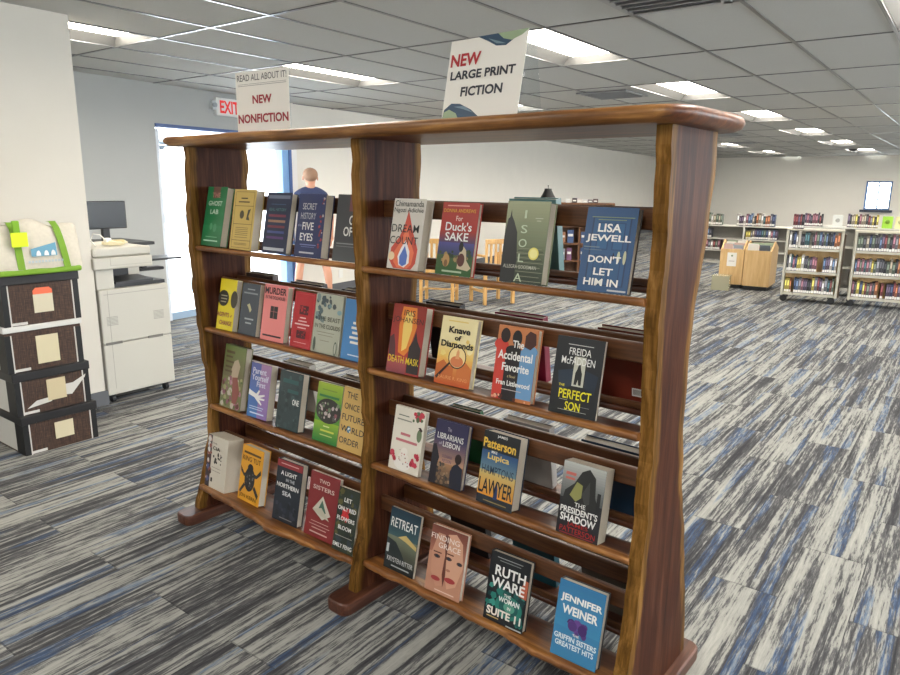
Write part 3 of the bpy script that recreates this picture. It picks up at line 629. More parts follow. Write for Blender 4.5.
B_(3, (.848, -.117, .134, .232, -.017, .205), .014, (218, 180, 104), 'tan book titled The Once and Future World Order beside the middle panel', [('T', 'THE', .36, .88, .42, .10, (44, 54, 66), .0), ('T', 'ONCE &', .50, .70, .80, .10, (44, 54, 66), .0), ('T', 'FUTURE', .5, .52, .88, .10, (44, 54, 66), .0), ('T', 'W  RLD', .52, .34, .92, .10, (44, 54, 66), .0), ('E', .38, .34, .085, .055, (90, 140, 170)), ('S', .33, .31, .43, .37, 5, .03, [(230, 230, 220)], 15), ('T', 'ORDER', .45, .15, .80, .10, (44, 54, 66), .0)], hard=False, group=nf)
B_(4, (.048, -.196, .150, .232, 0, .16), .077, (222, 214, 198), 'very thick cream book with a colourful strip down its left edge, on the bottom shelf', [('R', 0, 0, .22, 1, (70, 60, 66)), ('S', .0, .02, .24, .98, 26, .09, [(150, 90, 80), (220, 220, 216), (80, 50, 50), (190, 150, 140), (90, 96, 140)], 16), ('A', 'THE', .38, .86, .22, .03, (120, 116, 110)), ('T', 'CIA', .48, .77, .36, .07, (40, 38, 36), .02), ('S', .35, .5, .78, .70, 20, .05, [(60, 56, 54), (90, 84, 80)], 17), ('R', .3, .40, .75, .41, (160, 150, 140)), ('R', .3, .34, .75, .35, (160, 150, 140)), ('R', .3, .12, .38, .2, (50, 48, 46))], hard=False, group=nf)
B_(4, (.267, -.175, .150, .235, -.02, .19), .036, (226, 160, 44), 'orange book titled King Tut with a large black scarab', [('T', 'MY CHANCE WITH', .5, .88, .84, .05, (92, 62, 26)), ('T', 'KING TUT', .5, .78, .84, .09, (52, 36, 22), .0), ('E', .48, .42, .24, .22, (46, 44, 46)), ('P', [(.02, .62), (.2, .5), (.3, .52), (.3, .45), (.2, .44), (.05, .52)], (58, 54, 54)), ('P', [(.95, .66), (.78, .54), (.68, .55), (.7, .48), (.8, .48), (.98, .58)], (58, 54, 54)), ('P', [(.05, .16), (.24, .33), (.3, .28), (.1, .12)], (58, 54, 54)), ('P', [(.95, .2), (.74, .34), (.68, .28), (.9, .12)], (58, 54, 54)), ('E', .48, .63, .13, .07, (30, 30, 34)), ('S', .3, .28, .66, .54, 12, .05, [(120, 120, 120), (80, 80, 82), (200, 200, 196)], 18), ('A', 'JAN KERN', .48, .09, .8, .085, (46, 32, 22), .0)], group=nf)
L[-1][5][0] = ('R', .1, .86, .9, .90, (92, 62, 26)); L[-1][5][-1] = ('A', 'JEN KERN', .48, .09, .8, .085, (46, 32, 22), .0)
B_(4, (.534, -.195, .148, .246, .04, .194), .031, (38, 44, 54), 'dark book titled A Light in the Northern Sea with a red band at the top', [('R', .0, .88, 1, .99, (150, 50, 56)), ('R', .15, .93, .85, .945, (220, 170, 170)), ('T', 'A LIGHT', .5, .79, .62, .07, W_), ('T', 'IN THE', .58, .69, .34, .05, (200, 204, 210)), ('T', 'NORTHERN', .5, .59, .86, .07, W_), ('T', 'SEA', .5, .47, .36, .07, (220, 222, 226)), ('S', .1, .08, .9, .4, 24, .09, [(48, 56, 70), (60, 66, 80), (30, 34, 42)], 19), ('R', .3, .06, .8, .075, (150, 150, 150))], group=nf)
B_(4, (.724, -.188, .160, .246, .03, .215), .016, (136, 44, 48), 'dark red book titled Two Sisters with a white triangle picture', [('T', 'TWO', .5, .88, .36, .06, (224, 200, 190)), ('T', 'SISTERS', .5, .77, .72, .065, (224, 200, 190)), ('P', [(.5, .66), (.82, .40), (.56, .30), (.2, .42)], (206, 200, 184)), ('P', [(.5, .60), (.66, .42), (.54, .38), (.4, .46)], (70, 110, 96)), ('P', [(.2, .42), (.5, .48), (.8, .32), (.5, .36)], (196, 190, 170)), ('R', .2, .24, .8, .25, (210, 170, 160)), ('R', .15, .19, .85, .20, (210, 170, 160)), ('R', .25, .14, .75, .155, (210, 170, 160)), ('R', .2, .07, .8, .09, (224, 190, 180))], hard=False, group=nf)
B_(4, (.898, -.198, .105, .233, .04, .22), .015, (46, 54, 44), 'dark olive book titled Let Only Red Flowers Bloom, beside the middle panel', [('S', 0, 0, 1, 1, 40, .14, [(70, 76, 50), (40, 48, 44), (96, 92, 50), (52, 64, 70)], 20), ('S', .34, .50, .62, .68, 9, .12, [(196, 36, 44), (210, 50, 56)], 21), ('T', 'LET', .5, .82, .36, .065, W_), ('T', 'ONLY RED', .5, .68, .86, .065, W_), ('T', 'FLOWERS', .5, .52, .84, .065, W_), ('T', 'BLOOM', .5, .38, .62, .065, W_), ('R', .1, .24, .9, .25, (170, 170, 160)), ('A', 'EMILY FENG', .5, .10, .9, .065, W_)], hard=False, group=nf)
# --- large print bay
B_(1, (1.138, -.141, .136, .222, -.019, .192), .038, (222, 216, 206), 'white thick hardcover titled Dream Count with a red flame', [('P', [(.5, .84), (.7, .55), (.92, .3), (.9, .1), (.78, .01), (.22, .01), (.06, .12), (.08, .3), (.3, .45), (.42, .62)], (214, 84, 66)), ('P', [(.5, .62), (.66, .42), (.82, .25), (.78, .08), (.66, .02), (.34, .02), (.2, .1), (.2, .25), (.38, .4)], (232, 120, 84)), ('P', [(.52, .42), (.68, .26), (.7, .1), (.56, .03), (.38, .06), (.32, .18), (.4, .3)], (236, 236, 240)), ('P', [(.52, .34), (.63, .2), (.62, .08), (.5, .045), (.4, .08), (.38, .18)], (90, 120, 200)), ('E', .12, .18, .1, .06, (236, 210, 170)), ('A', 'Chimamanda', .5, .93, .90, .085, (52, 60, 60), .0), ('A', 'Ngozi Adichie', .5, .83, .92, .085, (52, 60, 60), .0), ('T', 'DREAM', .46, .58, .86, .11, (50, 54, 56), .0), ('T', 'COUNT', .46, .41, .88, .11, (50, 54, 56), .0)], group=lp)
B_(1, (1.354, -.154, .139, .213, -.037, .179), .017, (176, 52, 44), 'red topped hardcover titled For Duck\'s Sake with a farmyard scene', [('G', .44, .6, (90, 70, 110), (170, 56, 52)), ('G', .25, .45, (52, 62, 96), (84, 84, 150)), ('G', 0, .28, (40, 92, 40), (70, 96, 60)), ('S', .05, .18, .95, .34, 26, .06, [(160, 140, 90), (60, 80, 50), (110, 96, 70), (40, 60, 40)], 23), ('P', [(.6, .1), (.62, .3), (.7, .42), (.8, .36), (.84, .22), (.98, .12), (.9, .08)], (206, 190, 160)), ('E', .69, .22, .1, .09, (90, 46, 40)), ('E', .66, .40, .06, .07, (30, 30, 30)), ('E', .28, .20, .1, .09, (190, 150, 96)), ('E', .28, .16, .05, .05, (130, 96, 60)), ('R', .15, .945, .75, .96, (230, 150, 140)), ('A', 'DONNA ANDREWS', .5, .885, .88, .05, (226, 160, 60), .01), ('T', 'For', .52, .78, .18, .07, (240, 214, 200), .0), ('T', "Duck's", .52, .67, .72, .12, W_, .01), ('T', 'SAKE', .50, .53, .64, .115, W_, .01), ('A', 'A MEG MYSTERY', .5, .05, .6, .03, (200, 214, 190))], group=lp)
L[-1][5][-1] = ('R', .2, .04, .75, .065, (180, 200, 170))
B_(1, (1.598, -.165, .134, .221, .018, .169), .036, (138, 146, 112), 'sage green hardcover titled Isola with a dark cliff and stormy sea', [('G', .5, 1, (120, 130, 100), (160, 166, 128)), ('G', 0, .5, (52, 62, 50), (118, 128, 98)), ('P', [(0, 0), (.34, 0), (.36, .3), (.33, .45), (.3, .62), (.2, .75), (.13, .82), (.11, .9), (.09, .8), (.05, .78), (0, .55)], (40, 42, 42))] + [('R', .35 + .02 * (i % 3), .03 + i * .028, .99 - .03 * (i % 4), .036 + i * .028, ((150, 156, 130), (44, 54, 44))[i % 2]) for i in range(15)] + [('E', .75, .37, .12, .075, (226, 212, 110)), ('E', .75, .37, .09, .056, (236, 228, 150)), ('T', 'I', .47, .84, .05, .10, (206, 220, 190), .0), ('T', 'S', .47, .66, .15, .10, (206, 220, 190), .0), ('T', 'O', .47, .49, .19, .10, (206, 220, 190), .0), ('T', 'L', .47, .31, .13, .10, (206, 220, 190), .0), ('T', 'A', .45, .07, .19, .10, (206, 220, 190), .0), ('R', .7, .79, .88, .80, (190, 196, 170)), ('R', .74, .76, .84, .77, (190, 196, 170)), ('A', 'ALLEGRA GOODMAN', .46, .2, .78, .045, (206, 206, 190), .0)], group=lp)
B_(1, (1.835, -.158, .138, .213, .013, .21), .026, (44, 84, 128), 'blue hardcover with a panelled door on it, titled Don\'t Let Him In', [('R', .14, .08, .9, .88, (34, 62, 100)), ('R', .17, .09, .87, .87, (48, 92, 138)), ('R', .26, .50, .5, .82, (36, 72, 112)), ('R', .58, .50, .8, .82, (36, 72, 112)), ('R', .28, .51, .48, .81, (50, 100, 146)), ('R', .60, .51, .78, .81, (50, 100, 146)), ('R', .26, .12, .48, .44, (36, 72, 112)), ('R', .56, .12, .8, .44, (36, 72, 112)), ('R', .28, .13, .46, .43, (46, 90, 134)), ('R', .58, .13, .78, .43, (46, 90, 134)), ('E', .74, .42, .03, .07, (210, 214, 180)), ('E', .86, .42, .03, .08, (200, 204, 170)), ('E', .64, .42, .015, .05, (20, 30, 50)), ('R', .12, .875, .95, .885, (130, 150, 120)), ('R', .25, .845, .8, .855, (130, 150, 120)), ('A', 'LISA', .50, .755, .46, .10, W_, .02), ('A', 'JEWELL', .50, .625, .88, .10, W_, .02), ('R', .04, .52, .35, .53, (120, 140, 150)), ('R', .04, .49, .4, .495, (120, 140, 150)), ('T', "DON'T", .48, .385, .64, .085, W_, .02), ('T', 'LET', .49, .24, .38, .085, W_, .02), ('T', 'HIM IN', .47, .115, .68, .085, W_, .02), ('R', .62, .02, .98, .04, (196, 200, 204))], group=lp, spine=(40, 34, 34))
B_(2, (1.120, -.130, .142, .227, .012, .204), .038, (170, 50, 44), 'red and yellow thick hardcover titled Death Mask', [('G', .15, 1, (190, 60, 60), (150, 50, 40), 0, 1), ('P', [(.3, .3), (.24, .7), (.3, .97), (.72, .97), (.78, .7), (.62, .35), (.5, .26)], (226, 130, 50)), ('P', [(.4, .32), (.36, .7), (.42, .9), (.62, .9), (.64, .65), (.54, .38)], (240, 206, 110)), ('G', 0, .2, (140, 60, 70), (186, 90, 90), 0, .6), ('P', [(.62, .03), (.62, .4), (.72, .5), (.78, .64), (.86, .5), (.98, .4), (.98, .03)], (50, 40, 42)), ('P', [(.02, .25), (.0, .5), (.12, .56), (.2, .4), (.24, .2)], (90, 50, 56)), ('A', 'IRIS', .52, .885, .34, .085, (60, 40, 34), .0), ('A', 'JOHANSEN', .5, .77, .92, .10, (60, 40, 34), .0), ('T', 'DEATH MASK', .5, .20, .94, .10, (236, 206, 50), .0)], group=lp)
B_(2, (1.332, -.131, .136, .213, .035, .222), .025, (236, 222, 170), 'cream and orange book titled Knave of Diamonds with a magnifying glass', [('G', 0, .4, (206, 92, 40), (232, 180, 90)), ('G', .4, .62, (232, 190, 96), (238, 220, 160)), ('S', .05, .4, .95, .7, 14, .10, [(238, 214, 130), (240, 226, 170), (230, 196, 110)], 30), ('P', [(0, .28), (.2, .36), (.35, .28), (.5, .3), (.5, .08), (0, .05)], (206, 110, 52)), ('P', [(.6, .28), (.8, .38), (1, .28), (1, .1), (.6, .1)], (214, 120, 60)), ('E', .57, .42, .25, .165, (48, 36, 34)), ('E', .57, .42, .225, .148, (240, 214, 150)), ('E', .57, .36, .18, .08, (222, 130, 80)), ('P', [(.52, .4), (.54, .5), (.58, .55), (.62, .5), (.63, .4)], (226, 160, 110)), ('P', [(.02, .10), (.36, .335), (.39, .31), (.06, .065)], (60, 34, 32)), ('R', .2, .93, .75, .945, (230, 200, 110)), ('T', 'Knave', .54, .81, .60, .095, (34, 28, 26), .03), ('T', 'of', .52, .70, .18, .075, (34, 28, 26), .03), ('T', 'Diamonds', .52, .60, .90, .095, (34, 28, 26), .03), ('A', 'LAURIE R. KING', .52, .11, .8, .05, (232, 160, 100), .0)], group=lp)
B_(2, (1.560, -.139, .133, .214, .040, .179), .026, (206, 130, 80), 'book titled The Accidental Favorite showing three women from behind in red, black and blue', [('R', 0, 0, .25, .75, (214, 68, 56)), ('E', .12, .74, .18, .08, (214, 68, 56)), ('R', .25, 0, .62, .68, (34, 30, 34)), ('E', .44, .68, .2, .07, (34, 30, 34)), ('R', .62, .05, 1, .70, (112, 160, 206)), ('E', .84, .70, .19, .08, (112, 160, 206)), ('E', .2, .87, .12, .10, (38, 24, 24)), ('E', .5, .85, .12, .11, (30, 22, 24)), ('P', [(.7, .75), (.7, .9), (.8, .97), (.95, .94), (.98, .8), (.85, .72)], (70, 36, 30)), ('S', .02, .0, .9, .06, 8, .05, [(232, 170, 140), (90, 40, 30)], 31), ('T', 'The', .55, .77, .28, .10, W_, .02), ('T', 'Accidental', .5, .61, .86, .12, W_, .02), ('T', 'Favorite', .54, .45, .68, .11, W_, .02), ('A', 'a Novel', .46, .33, .2, .04, (220, 200, 150), .0), ('A', 'Fran Littlewood', .52, .235, .84, .07, W_, .02), ('R', .25, .14, .75, .15, (200, 190, 190))], group=lp)
B_(2, (1.756, -.139, .141, .212, .038, .194), .012, (30, 33, 38), 'black book titled The Perfect Son with a figure in a lit doorway', [('P', [(.1, .55), (.42, .6), (.42, .38), (.16, .3)], (36, 52, 70)), ('P', [(.68, .6), (.95, .55), (.9, .3), (.68, .38)], (32, 46, 62)), ('R', .42, .38, .66, .76, (206, 206, 190)), ('P', [(.46, .40), (.47, .55), (.50, .60), (.52, .66), (.56, .66), (.58, .60), (.61, .55), (.61, .40), (.56, .40), (.54, .47), (.51, .40)], (26, 28, 32)), ('R', .25, .90, .78, .91, (200, 200, 196)), ('A', 'FREIDA', .52, .82, .46, .09, W_, .0), ('A', 'McFADDEN', .5, .70, .70, .095, W_, .0), ('T', 'THE', .22, .375, .12, .03, (236, 222, 60)), ('T', 'PERFECT', .52, .27, .68, .12, (236, 226, 40), .01), ('T', 'SON', .50, .12, .32, .11, (236, 226, 40), .01), ('R', .2, .19, .38, .195, (200, 200, 196)), ('R', .2, .06, .8, .065, (200, 200, 196)), ('R', .62, .13, .85, .135, (160, 160, 160))], group=lp, hard=False)
B_(3, (1.115, -.119, .138, .219, -.006, .204), .017, (226, 220, 206), 'white book with red roses and a wedding cake drawing', [('S', .55, .80, .98, .98, 14, .09, [(206, 60, 80), (150, 40, 54), (90, 110, 80)], 33), ('E', .88, .62, .08, .1, (110, 130, 96)), ('S', .82, .68, .95, .76, 3, .05, [(60, 40, 40)], 34), ('T', 'THE', .45, .60, .24, .05, (206, 130, 136)), ('R', .28, .56, .6, .60, (206, 120, 130)), ('R', .15, .46, .85, .50, (206, 120, 130)), ('E', .45, .12, .27, .1, (236, 232, 226)), ('E', .47, .22, .18, .08, (232, 226, 216)), ('E', .48, .31, .11, .07, (236, 230, 220)), ('S', .3, .08, .65, .34, 12, .025, [(190, 90, 90), (150, 120, 110)], 35), ('S', .02, .16, .26, .26, 8, .08, [(206, 60, 84), (176, 40, 62)], 36), ('S', .72, .14, .96, .32, 10, .09, [(206, 60, 84), (176, 40, 62)], 37), ('R', .15, .86, .5, .875, (110, 120, 110)), ('R', .12, .79, .6, .81, (150, 150, 140))], hard=False, group=lp)
del L[-1][5][3]
B_(3, (1.298, -.116, .133, .210, .010, .215), .021, (48, 44, 82), 'violet book titled The Librarians of Lisbon with a city at dusk', [('G', .35, .75, (196, 150, 120), (54, 50, 92)), ('G', 0, .35, (60, 50, 46), (170, 126, 90)), ('S', .2, .04, .75, .34, 40, .06, [(90, 76, 66), (130, 104, 80), (60, 56, 56), (160, 130, 100)], 38), ('P', [(0, 0), (.22, 0), (.2, .3), (.24, .42), (.1, .62), (0, .6)], (34, 32, 42)), ('P', [(.66, 0), (.62, .25), (.7, .36), (.8, .4), (.98, .34), (1, 0)], (30, 34, 52)), ('E', .82, .47, .1, .08, (44, 30, 30)), ('T', 'The', .45, .88, .12, .06, (190, 186, 200), .0), ('T', 'LIBRARIANS', .50, .76, .80, .09, W_, .0), ('T', 'LISBON', .56, .645, .52, .085, W_, .0), ('T', 'of', .22, .645, .1, .05, (190, 186, 200), .0), ('A', 'SUZANNE', .48, .46, .3, .05, (90, 70, 110), .0), ('A', 'NELSON', .48, .39, .28, .05, (90, 70, 110), .0)], group=lp)
B_(3, (1.509, -.134, .134, .224, -.027, .177), .046, (34, 50, 72), 'thick hardcover titled Hamptons Lawyer with black, blue and gold bands', [('R', 0, .72, 1, 1, (30, 34, 40)), ('G', .45, .74, (120, 150, 160), (44, 82, 130)), ('G', .12, .46, (226, 150, 50), (216, 190, 120)), ('R', 0, 0, 1, .1, (40, 44, 52)), ('A', 'JAMES', .52, .955, .28, .045, W_), ('A', 'Patterson', .47, .84, .90, .13, (232, 190, 72), .02), ('A', 'MIKE', .35, .73, .16, .035, W_), ('A', 'Lupica', .48, .655, .60, .11, (232, 200, 110), .02), ('T', 'HAMPTONS', .50, .48, .88, .12, (34, 58, 84), .0), ('T', 'LAWYER', .5, .25, .94, .21, (26, 36, 48), .01), ('P', [(.46, .1), (.47, .25), (.52, .36), (.56, .25), (.58, .1)], (40, 60, 110)), ('R', .2, .045, .85, .06, (150, 130, 80))], group=lp)
B_(3, (1.798, -.141, .130, .206, .001, .16), .048, (40, 40, 44), 'thick dark book titled The President\'s Shadow with a hooded figure', [('G', .5, 1, (96, 100, 100), (190, 192, 188)), ('P', [(.05, .42), (.1, .6), (.3, .72), (.45, .9), (.62, .96), (.78, .86), (.82, .6), (.95, .42)], (44, 46, 46)), ('P', [(.22, .55), (.36, .75), (.5, .72), (.5, .55), (.38, .48)], (150, 150, 90)), ('P', [(.5, .6), (.66, .8), (.7, .5), (.6, .46)], (70, 72, 70)), ('R', .86, .42, .94, .68, (36, 38, 40)), ('R', .08, .82, .32, .86, (206, 110, 100)), ('R', .08, .76, .3, .79, (206, 110, 100)), ('T', 'THE', .5, .44, .26, .06, W_, .0), ('T', "PRESIDENT'S", .49, .35, .88, .09, W_, .02), ('T', 'SHADOW', .49, .24, .84, .105, W_, .02), ('A', 'JAMES', .5, .155, .5, .065, (186, 44, 44), .0), ('A', 'PATTERSON', .51, .08, .84, .075, (186, 44, 44), .0), ('R', .1, .015, .9, .03, (150, 50, 50))], group=lp, hard=False)
B_(4, (1.125, -.157, .137, .215, .014, .225), .013, (30, 42, 48), 'dark book titled Retreat with a stormy coast, first on the bottom large print shelf', [('G', .55, 1, (60, 90, 96), (24, 52, 70)), ('G', .12, .55, (60, 62, 52), (116, 124, 104)), ('P', [(.35, .55), (.6, .62), (.98, .5), (.98, .44), (.6, .52)], (206, 180, 110)), ('P', [(0, .5), (.3, .46), (.55, .3), (.75, .12), (0, .12)], (40, 48, 50)), ('R', 0, 0, 1, .12, (28, 34, 36)), ('R', .02, .26, .1, .4, (200, 206, 206)), ('T', 'RETREAT', .5, .77, .88, .15, W_, .0), ('A', 'KRYSTEN RITTER', .52, .17, .86, .075, (220, 222, 220), .0), ('R', .25, .06, .85, .08, (180, 184, 184))], group=lp, hard=False)
B_(4, (1.328, -.170, .143, .219, .040, .219), .022, (196, 142, 116), 'peach book titled Finding Grace showing two overlapping faces', [('G', .6, 1, (170, 110, 90), (120, 66, 54)), ('P', [(.2, .9), (.08, .6), (.12, .3), (.3, .1), (.5, .15), (.56, .5), (.5, .9)], (206, 150, 124)), ('P', [(.48, .92), (.44, .6), (.5, .32), (.62, .12), (.85, .2), (.98, .5), (.9, .85), (.7, .96)], (220, 168, 140)), ('P', [(.4, .9), (.46, .6), (.44, .3), (.5, .12), (.54, .3), (.5, .6), (.52, .9)], (110, 60, 50)), ('E', .24, .55, .09, .028, (90, 60, 54)), ('E', .24, .55, .04, .022, (40, 50, 66)), ('E', .57, .57, .09, .028, (90, 60, 54)), ('E', .57, .57, .04, .022, (40, 50, 66)), ('E', .88, .55, .08, .028, (90, 60, 54)), ('E', .88, .55, .04, .022, (40, 50, 66)), ('R', .13, .60, .36, .62, (110, 66, 54)), ('R', .48, .63, .7, .65, (110, 66, 54)), ('E', .28, .22, .13, .035, (170, 60, 62)), ('E', .68, .26, .15, .04, (176, 64, 66)), ('E', .6, .40, .06, .02, (180, 120, 100)), ('R', .3, .05, .85, .065, (226, 196, 180)), ('T', 'FINDING', .42, .84, .80, .08, (240, 226, 216), .0), ('T', 'GRACE', .56, .73, .62, .08, (240, 226, 216), .0)], group=lp, pages=PAGESW)
B_(4, (1.572, -.171, .142, .215, .036, .205), .025, (24, 28, 34), 'black and teal book titled The Woman in Suite 11 with swirling water', [('S', .0, .08, 1, .52, 40, .13, [(36, 120, 110), (60, 150, 136), (24, 90, 88), (20, 60, 64)], 40), ('E', .6, .28, .34, .17, (40, 128, 116)), ('E', .6, .28, .24, .12, (26, 92, 90)), ('E', .62, .28, .14, .07, (90, 160, 140)), ('P', [(.8, .5), (.9, .75), (1, .74), (1, .48)], (196, 100, 70)), ('R', .18, .93, .82, .94, (180, 184, 184)), ('R', .25, .89, .78, .90, (150, 154, 154)), ('A', 'RUTH', .55, .75, .76, .145, W_, .02), ('A', 'WARE', .52, .58, .84, .145, W_, .02), ('T', 'THE', .55, .435, .18, .045, W_), ('T', 'WOMAN', .6, .365, .52, .075, W_, .02), ('T', 'IN', .62, .27, .08, .045, W_), ('T', 'SUITE 11', .51, .155, .86, .115, (236, 226, 214), .03), ('R', .1, .06, .4, .075, (220, 190, 120)), ('R', .6, .01, .98, .03, (190, 196, 196))], group=lp)
B_(4, (1.821, -.182, .142, .219, .024, .212), .029, (62, 136, 184), 'light blue book titled The Griffin Sisters\' Greatest Hits with purple flowers', [('G', .4, 1, (66, 144, 190), (56, 126, 176)), ('S', .35, .36, .72, .52, 10, .10, [(90, 60, 130), (70, 44, 110), (110, 76, 150)], 41), ('E', .4, .45, .1, .065, (86, 56, 126)), ('E', .62, .44, .1, .07, (74, 46, 112)), ('A', 'JENNIFER', .52, .78, .90, .115, W_, .03), ('A', 'WEINER', .52, .64, .78, .115, W_, .03), ('T', 'THE', .5, .345, .14, .03, W_), ('T', 'GRIFFIN SISTERS', .5, .275, .92, .07, (226, 240, 246), .02), ('T', 'GREATEST HITS', .5, .185, .84, .07, (226, 240, 246), .02)], group=lp, pages=PAGESW, spine=(70, 72, 76))
for row, q, T, color, label, items, kw in L:
    x, y, w, h, yaw, lean = q; kw.pop('side', None)
    bay = 0 if x < XM else 1; lean = max(lean, .17)
    # the shelf slopes back; the book's lower rear edge rests on it
    zb = SZ[row] - TILT * (min(y, y + w * math.sin(yaw)) - YREF[(row, bay)]) - TILT * T * math.cos(lean) + .0006
    book(x, y, zb, w, h, yaw, lean, T, color, label, items, **kw)
# rails stand just behind the thickest book leaning on them
for r, bay, x0, x1 in RAILS:
    z0 = .155 if r < 4 else .165; ys = []
    for row, q, T, *_ in L:
        if row == r and x0 - .03 < q[0] < x1: ys.append(q[1] + max(0, q[2] * math.sin(q[4])) + (z0 + .06) * math.tan(max(.17, q[5])) + T / math.cos(q[5]))
    yr = min(-.02, max(ys) + .003)
    for y0 in (yr, max(yr + .02, .033)):
        b = MB(); b.bbox(x0 - .004, y0, SZ[r] + z0, x1 + .004, y0 + .016, SZ[r] + z0 + .055, W_RAIL, .004); b.build('rail', case)
    b = MB(); b.bbox(x0 - .004, .043, SZ[r] + .001, x1 + .004, .055, SZ[r] + .02, W_RAIL, .003); b.build('rear_lip', case)
# --- books on the far side, seen through the gaps (they face the other way)
bk = 'books on the far side of the bookcase'
def BB(row, x0, w, h, T, color, label, items=[], **kw):
    z = SZ[row]; lean = .17 if row < 4 else .2
    y = .125 + (.02 if row == 4 else 0)
    # origin of a back book is its right-hand lower corner seen from the front; its front cover faces away
    book(x0 + w, y, z, w, h, 0, lean, T, color, label, items, group=bk, back=True, **kw)
BB(1, 1.47, .165, .225, .03, (96, 140, 140), 'teal book standing behind the sage green Isola book')
BB(2, .075, .19, .225, .03, (84, 70, 66), 'brown-grey book on the far side behind the pink book')
BB(2, .385, .195, .215, .03, (50, 40, 44), 'dark book on the far side behind the bright red book')
BB(2, .70, .15, .215, .03, (70, 60, 70), 'grey-purple book on the far side behind the pale grey-green book')
BB(3, .32, .17, .215, .035, (196, 190, 176), 'pale book on the far side above the dark green-grey hardcover')
BB(3, .68, .18, .21, .03, (34, 34, 38), 'black book on the far side behind the lime green book')
BB(2, 1.13, .15, .215, .03, (30, 28, 32), 'black book on the far side between the Death Mask and Knave books')
BB(2, 1.425, .18, .215, .03, (140, 28, 58), 'maroon book on the far side behind the Accidental Favorite book')
BB(2, 1.79, .18, .215, .03, (130, 52, 36), 'brick red book with a barcode, on the far side beside the right panel')
BB(3, 1.235, .13, .205, .02, (36, 96, 56), 'green book on the far side behind the Librarians of Lisbon book')
BB(3, 1.47, .175, .215, .03, (176, 172, 166), 'pale grey book on the far side beside the Hamptons Lawyer book')
BB(3, 1.76, .185, .215, .035, (40, 66, 92), 'dark blue book on the far side beside the President\'s Shadow book', pages=PAGESW)
BB(4, 1.225, .16, .225, .03, (26, 26, 28), 'black book low on the far side behind the Retreat and Finding Grace books')
BB(4, 1.50, .165, .225, .03, (32, 92, 108), 'teal book low on the far side behind the Woman in Suite 11 book')
BB(4, 1.765, .165, .23, .03, (110, 104, 96), 'grey-brown book low on the far side beside the right panel')
# barcode box on the brick red one
bc = [o for o in bpy.data.objects if o.get('label', '').startswith('brick red book')][0]
b = MB(); zb = -.0303 - .0004
b.add([(.03, .02, zb), (.03, .045, zb), (.075, .045, zb), (.075, .02, zb)], [(0, 1, 2, 3)], mat((220, 220, 216), .5))
for i in range(12): b.add([(.033 + i * .0033, .024, zb - .0003), (.033 + i * .0033, .041, zb - .0003), (.0345 + i * .0033, .041, zb - .0003), (.0345 + i * .0033, .024, zb - .0003)], [(0, 1, 2, 3)], mat(K, .5))
b.build('barcode_box', bc)

# ------------------------------------------------------------------ signs on top of the case
def acrylic():
    w = NT('clear_acrylic'); t = w.t
    tr = w.n('ShaderNodeBsdfTransparent'); tr.inputs[0].default_value = (.93, .95, .96, 1); gl = w.n('ShaderNodeBsdfGlossy'); gl.inputs['Roughness'].default_value = 0.04
    fr = w.n('ShaderNodeFresnel'); fr.inputs['IOR'].default_value = 1.49; mx = w.n('ShaderNodeMixShader'); ge = w.n('ShaderNodeNewGeometry')
    w.l(w.math('MULTIPLY', fr.outputs[0], w.math('SUBTRACT', 1.0, ge.outputs['Backfacing'])), mx.inputs[0]); w.l(tr.outputs[0], mx.inputs[1]); w.l(gl.outputs[0], mx.inputs[2])
    w.l(mx.outputs[0], t.nodes['Material Output'].inputs['Surface']); return w.m
ACR = acrylic()
def sign(x, y, w, h, yaw, lean, label, items, paper, back):
    z = 1.6465
    r = Vector((math.cos(yaw), math.sin(yaw), 0)); nrm = Vector((-math.sin(yaw), math.cos(yaw), 0))
    u = Vector((0, 0, 1)) * math.cos(lean) + nrm * math.sin(lean); o_ = -(nrm * math.cos(lean) - Vector((0, 0, 1)) * math.sin(lean))
    M = Matrix(((r.x, u.x, o_.x, x), (r.y, u.y, o_.y, y), (r.z, u.z, o_.z, z + .001), (0, 0, 0, 1)))
    t = empty('sign', label, 'sign', M)
    b = MB(); b.box(.002, .004, -.0008, w - .002, h - .002, 0, mat(paper, .6)); b.build('paper_sheet', t)
    b = MB(); b.box(0, 0, -.004, w, h, -.0015, ACR)
    c, s_ = math.cos(-lean), math.sin(-lean)
    if back:
        # base foot and rear upright of the clear holder
        Mi = Matrix.Rotation(-(PI / 2 - lean) + PI / 2, 4, 'X')
        d = .115
        bz = Vector((0, 0, 0))
        down = lambda yy, zz: (yy * math.cos(lean) + zz * math.sin(lean), yy * math.sin(lean) * 1.0 * -1 * -1 - zz * math.cos(lean))
        # world-up = u*cos(lean)+o*sin(lean) ; world-back = u*sin(lean)-o*cos(lean)
        def P3(xx, up_, bk_): return (xx, up_ * math.cos(lean) + bk_ * math.sin(lean), up_ * math.sin(lean) - bk_ * math.cos(lean) - .002)
        for q0, q1 in (((.001, .004), (.001, d)), ((.0, d), (h * .97, d * .62))):
            vs = [P3(0, *q0), P3(w, *q0), P3(w, *q1), P3(0, *q1)]; vs2 = [P3(0, q0[0] + .003, q0[1] + .002), P3(w, q0[0] + .003, q0[1] + .002), P3(w, q1[0] + .003, q1[1] + .002), P3(0, q1[0] + .003, q1[1] + .002)]
            b.add(vs + vs2, [(0, 1, 2, 3), (7, 6, 5, 4), (0, 4, 5, 1), (1, 5, 6, 2), (2, 6, 7, 3), (3, 7, 4, 0)], ACR)
    else:
        b.box(0, .0, -.06, w, .003, -.004, ACR)
    b.build('clear_holder', t)
    cover_art(t, w, h, items, 0)
    return t
RED = (200, 36, 48); NAVY = (52, 84, 112)
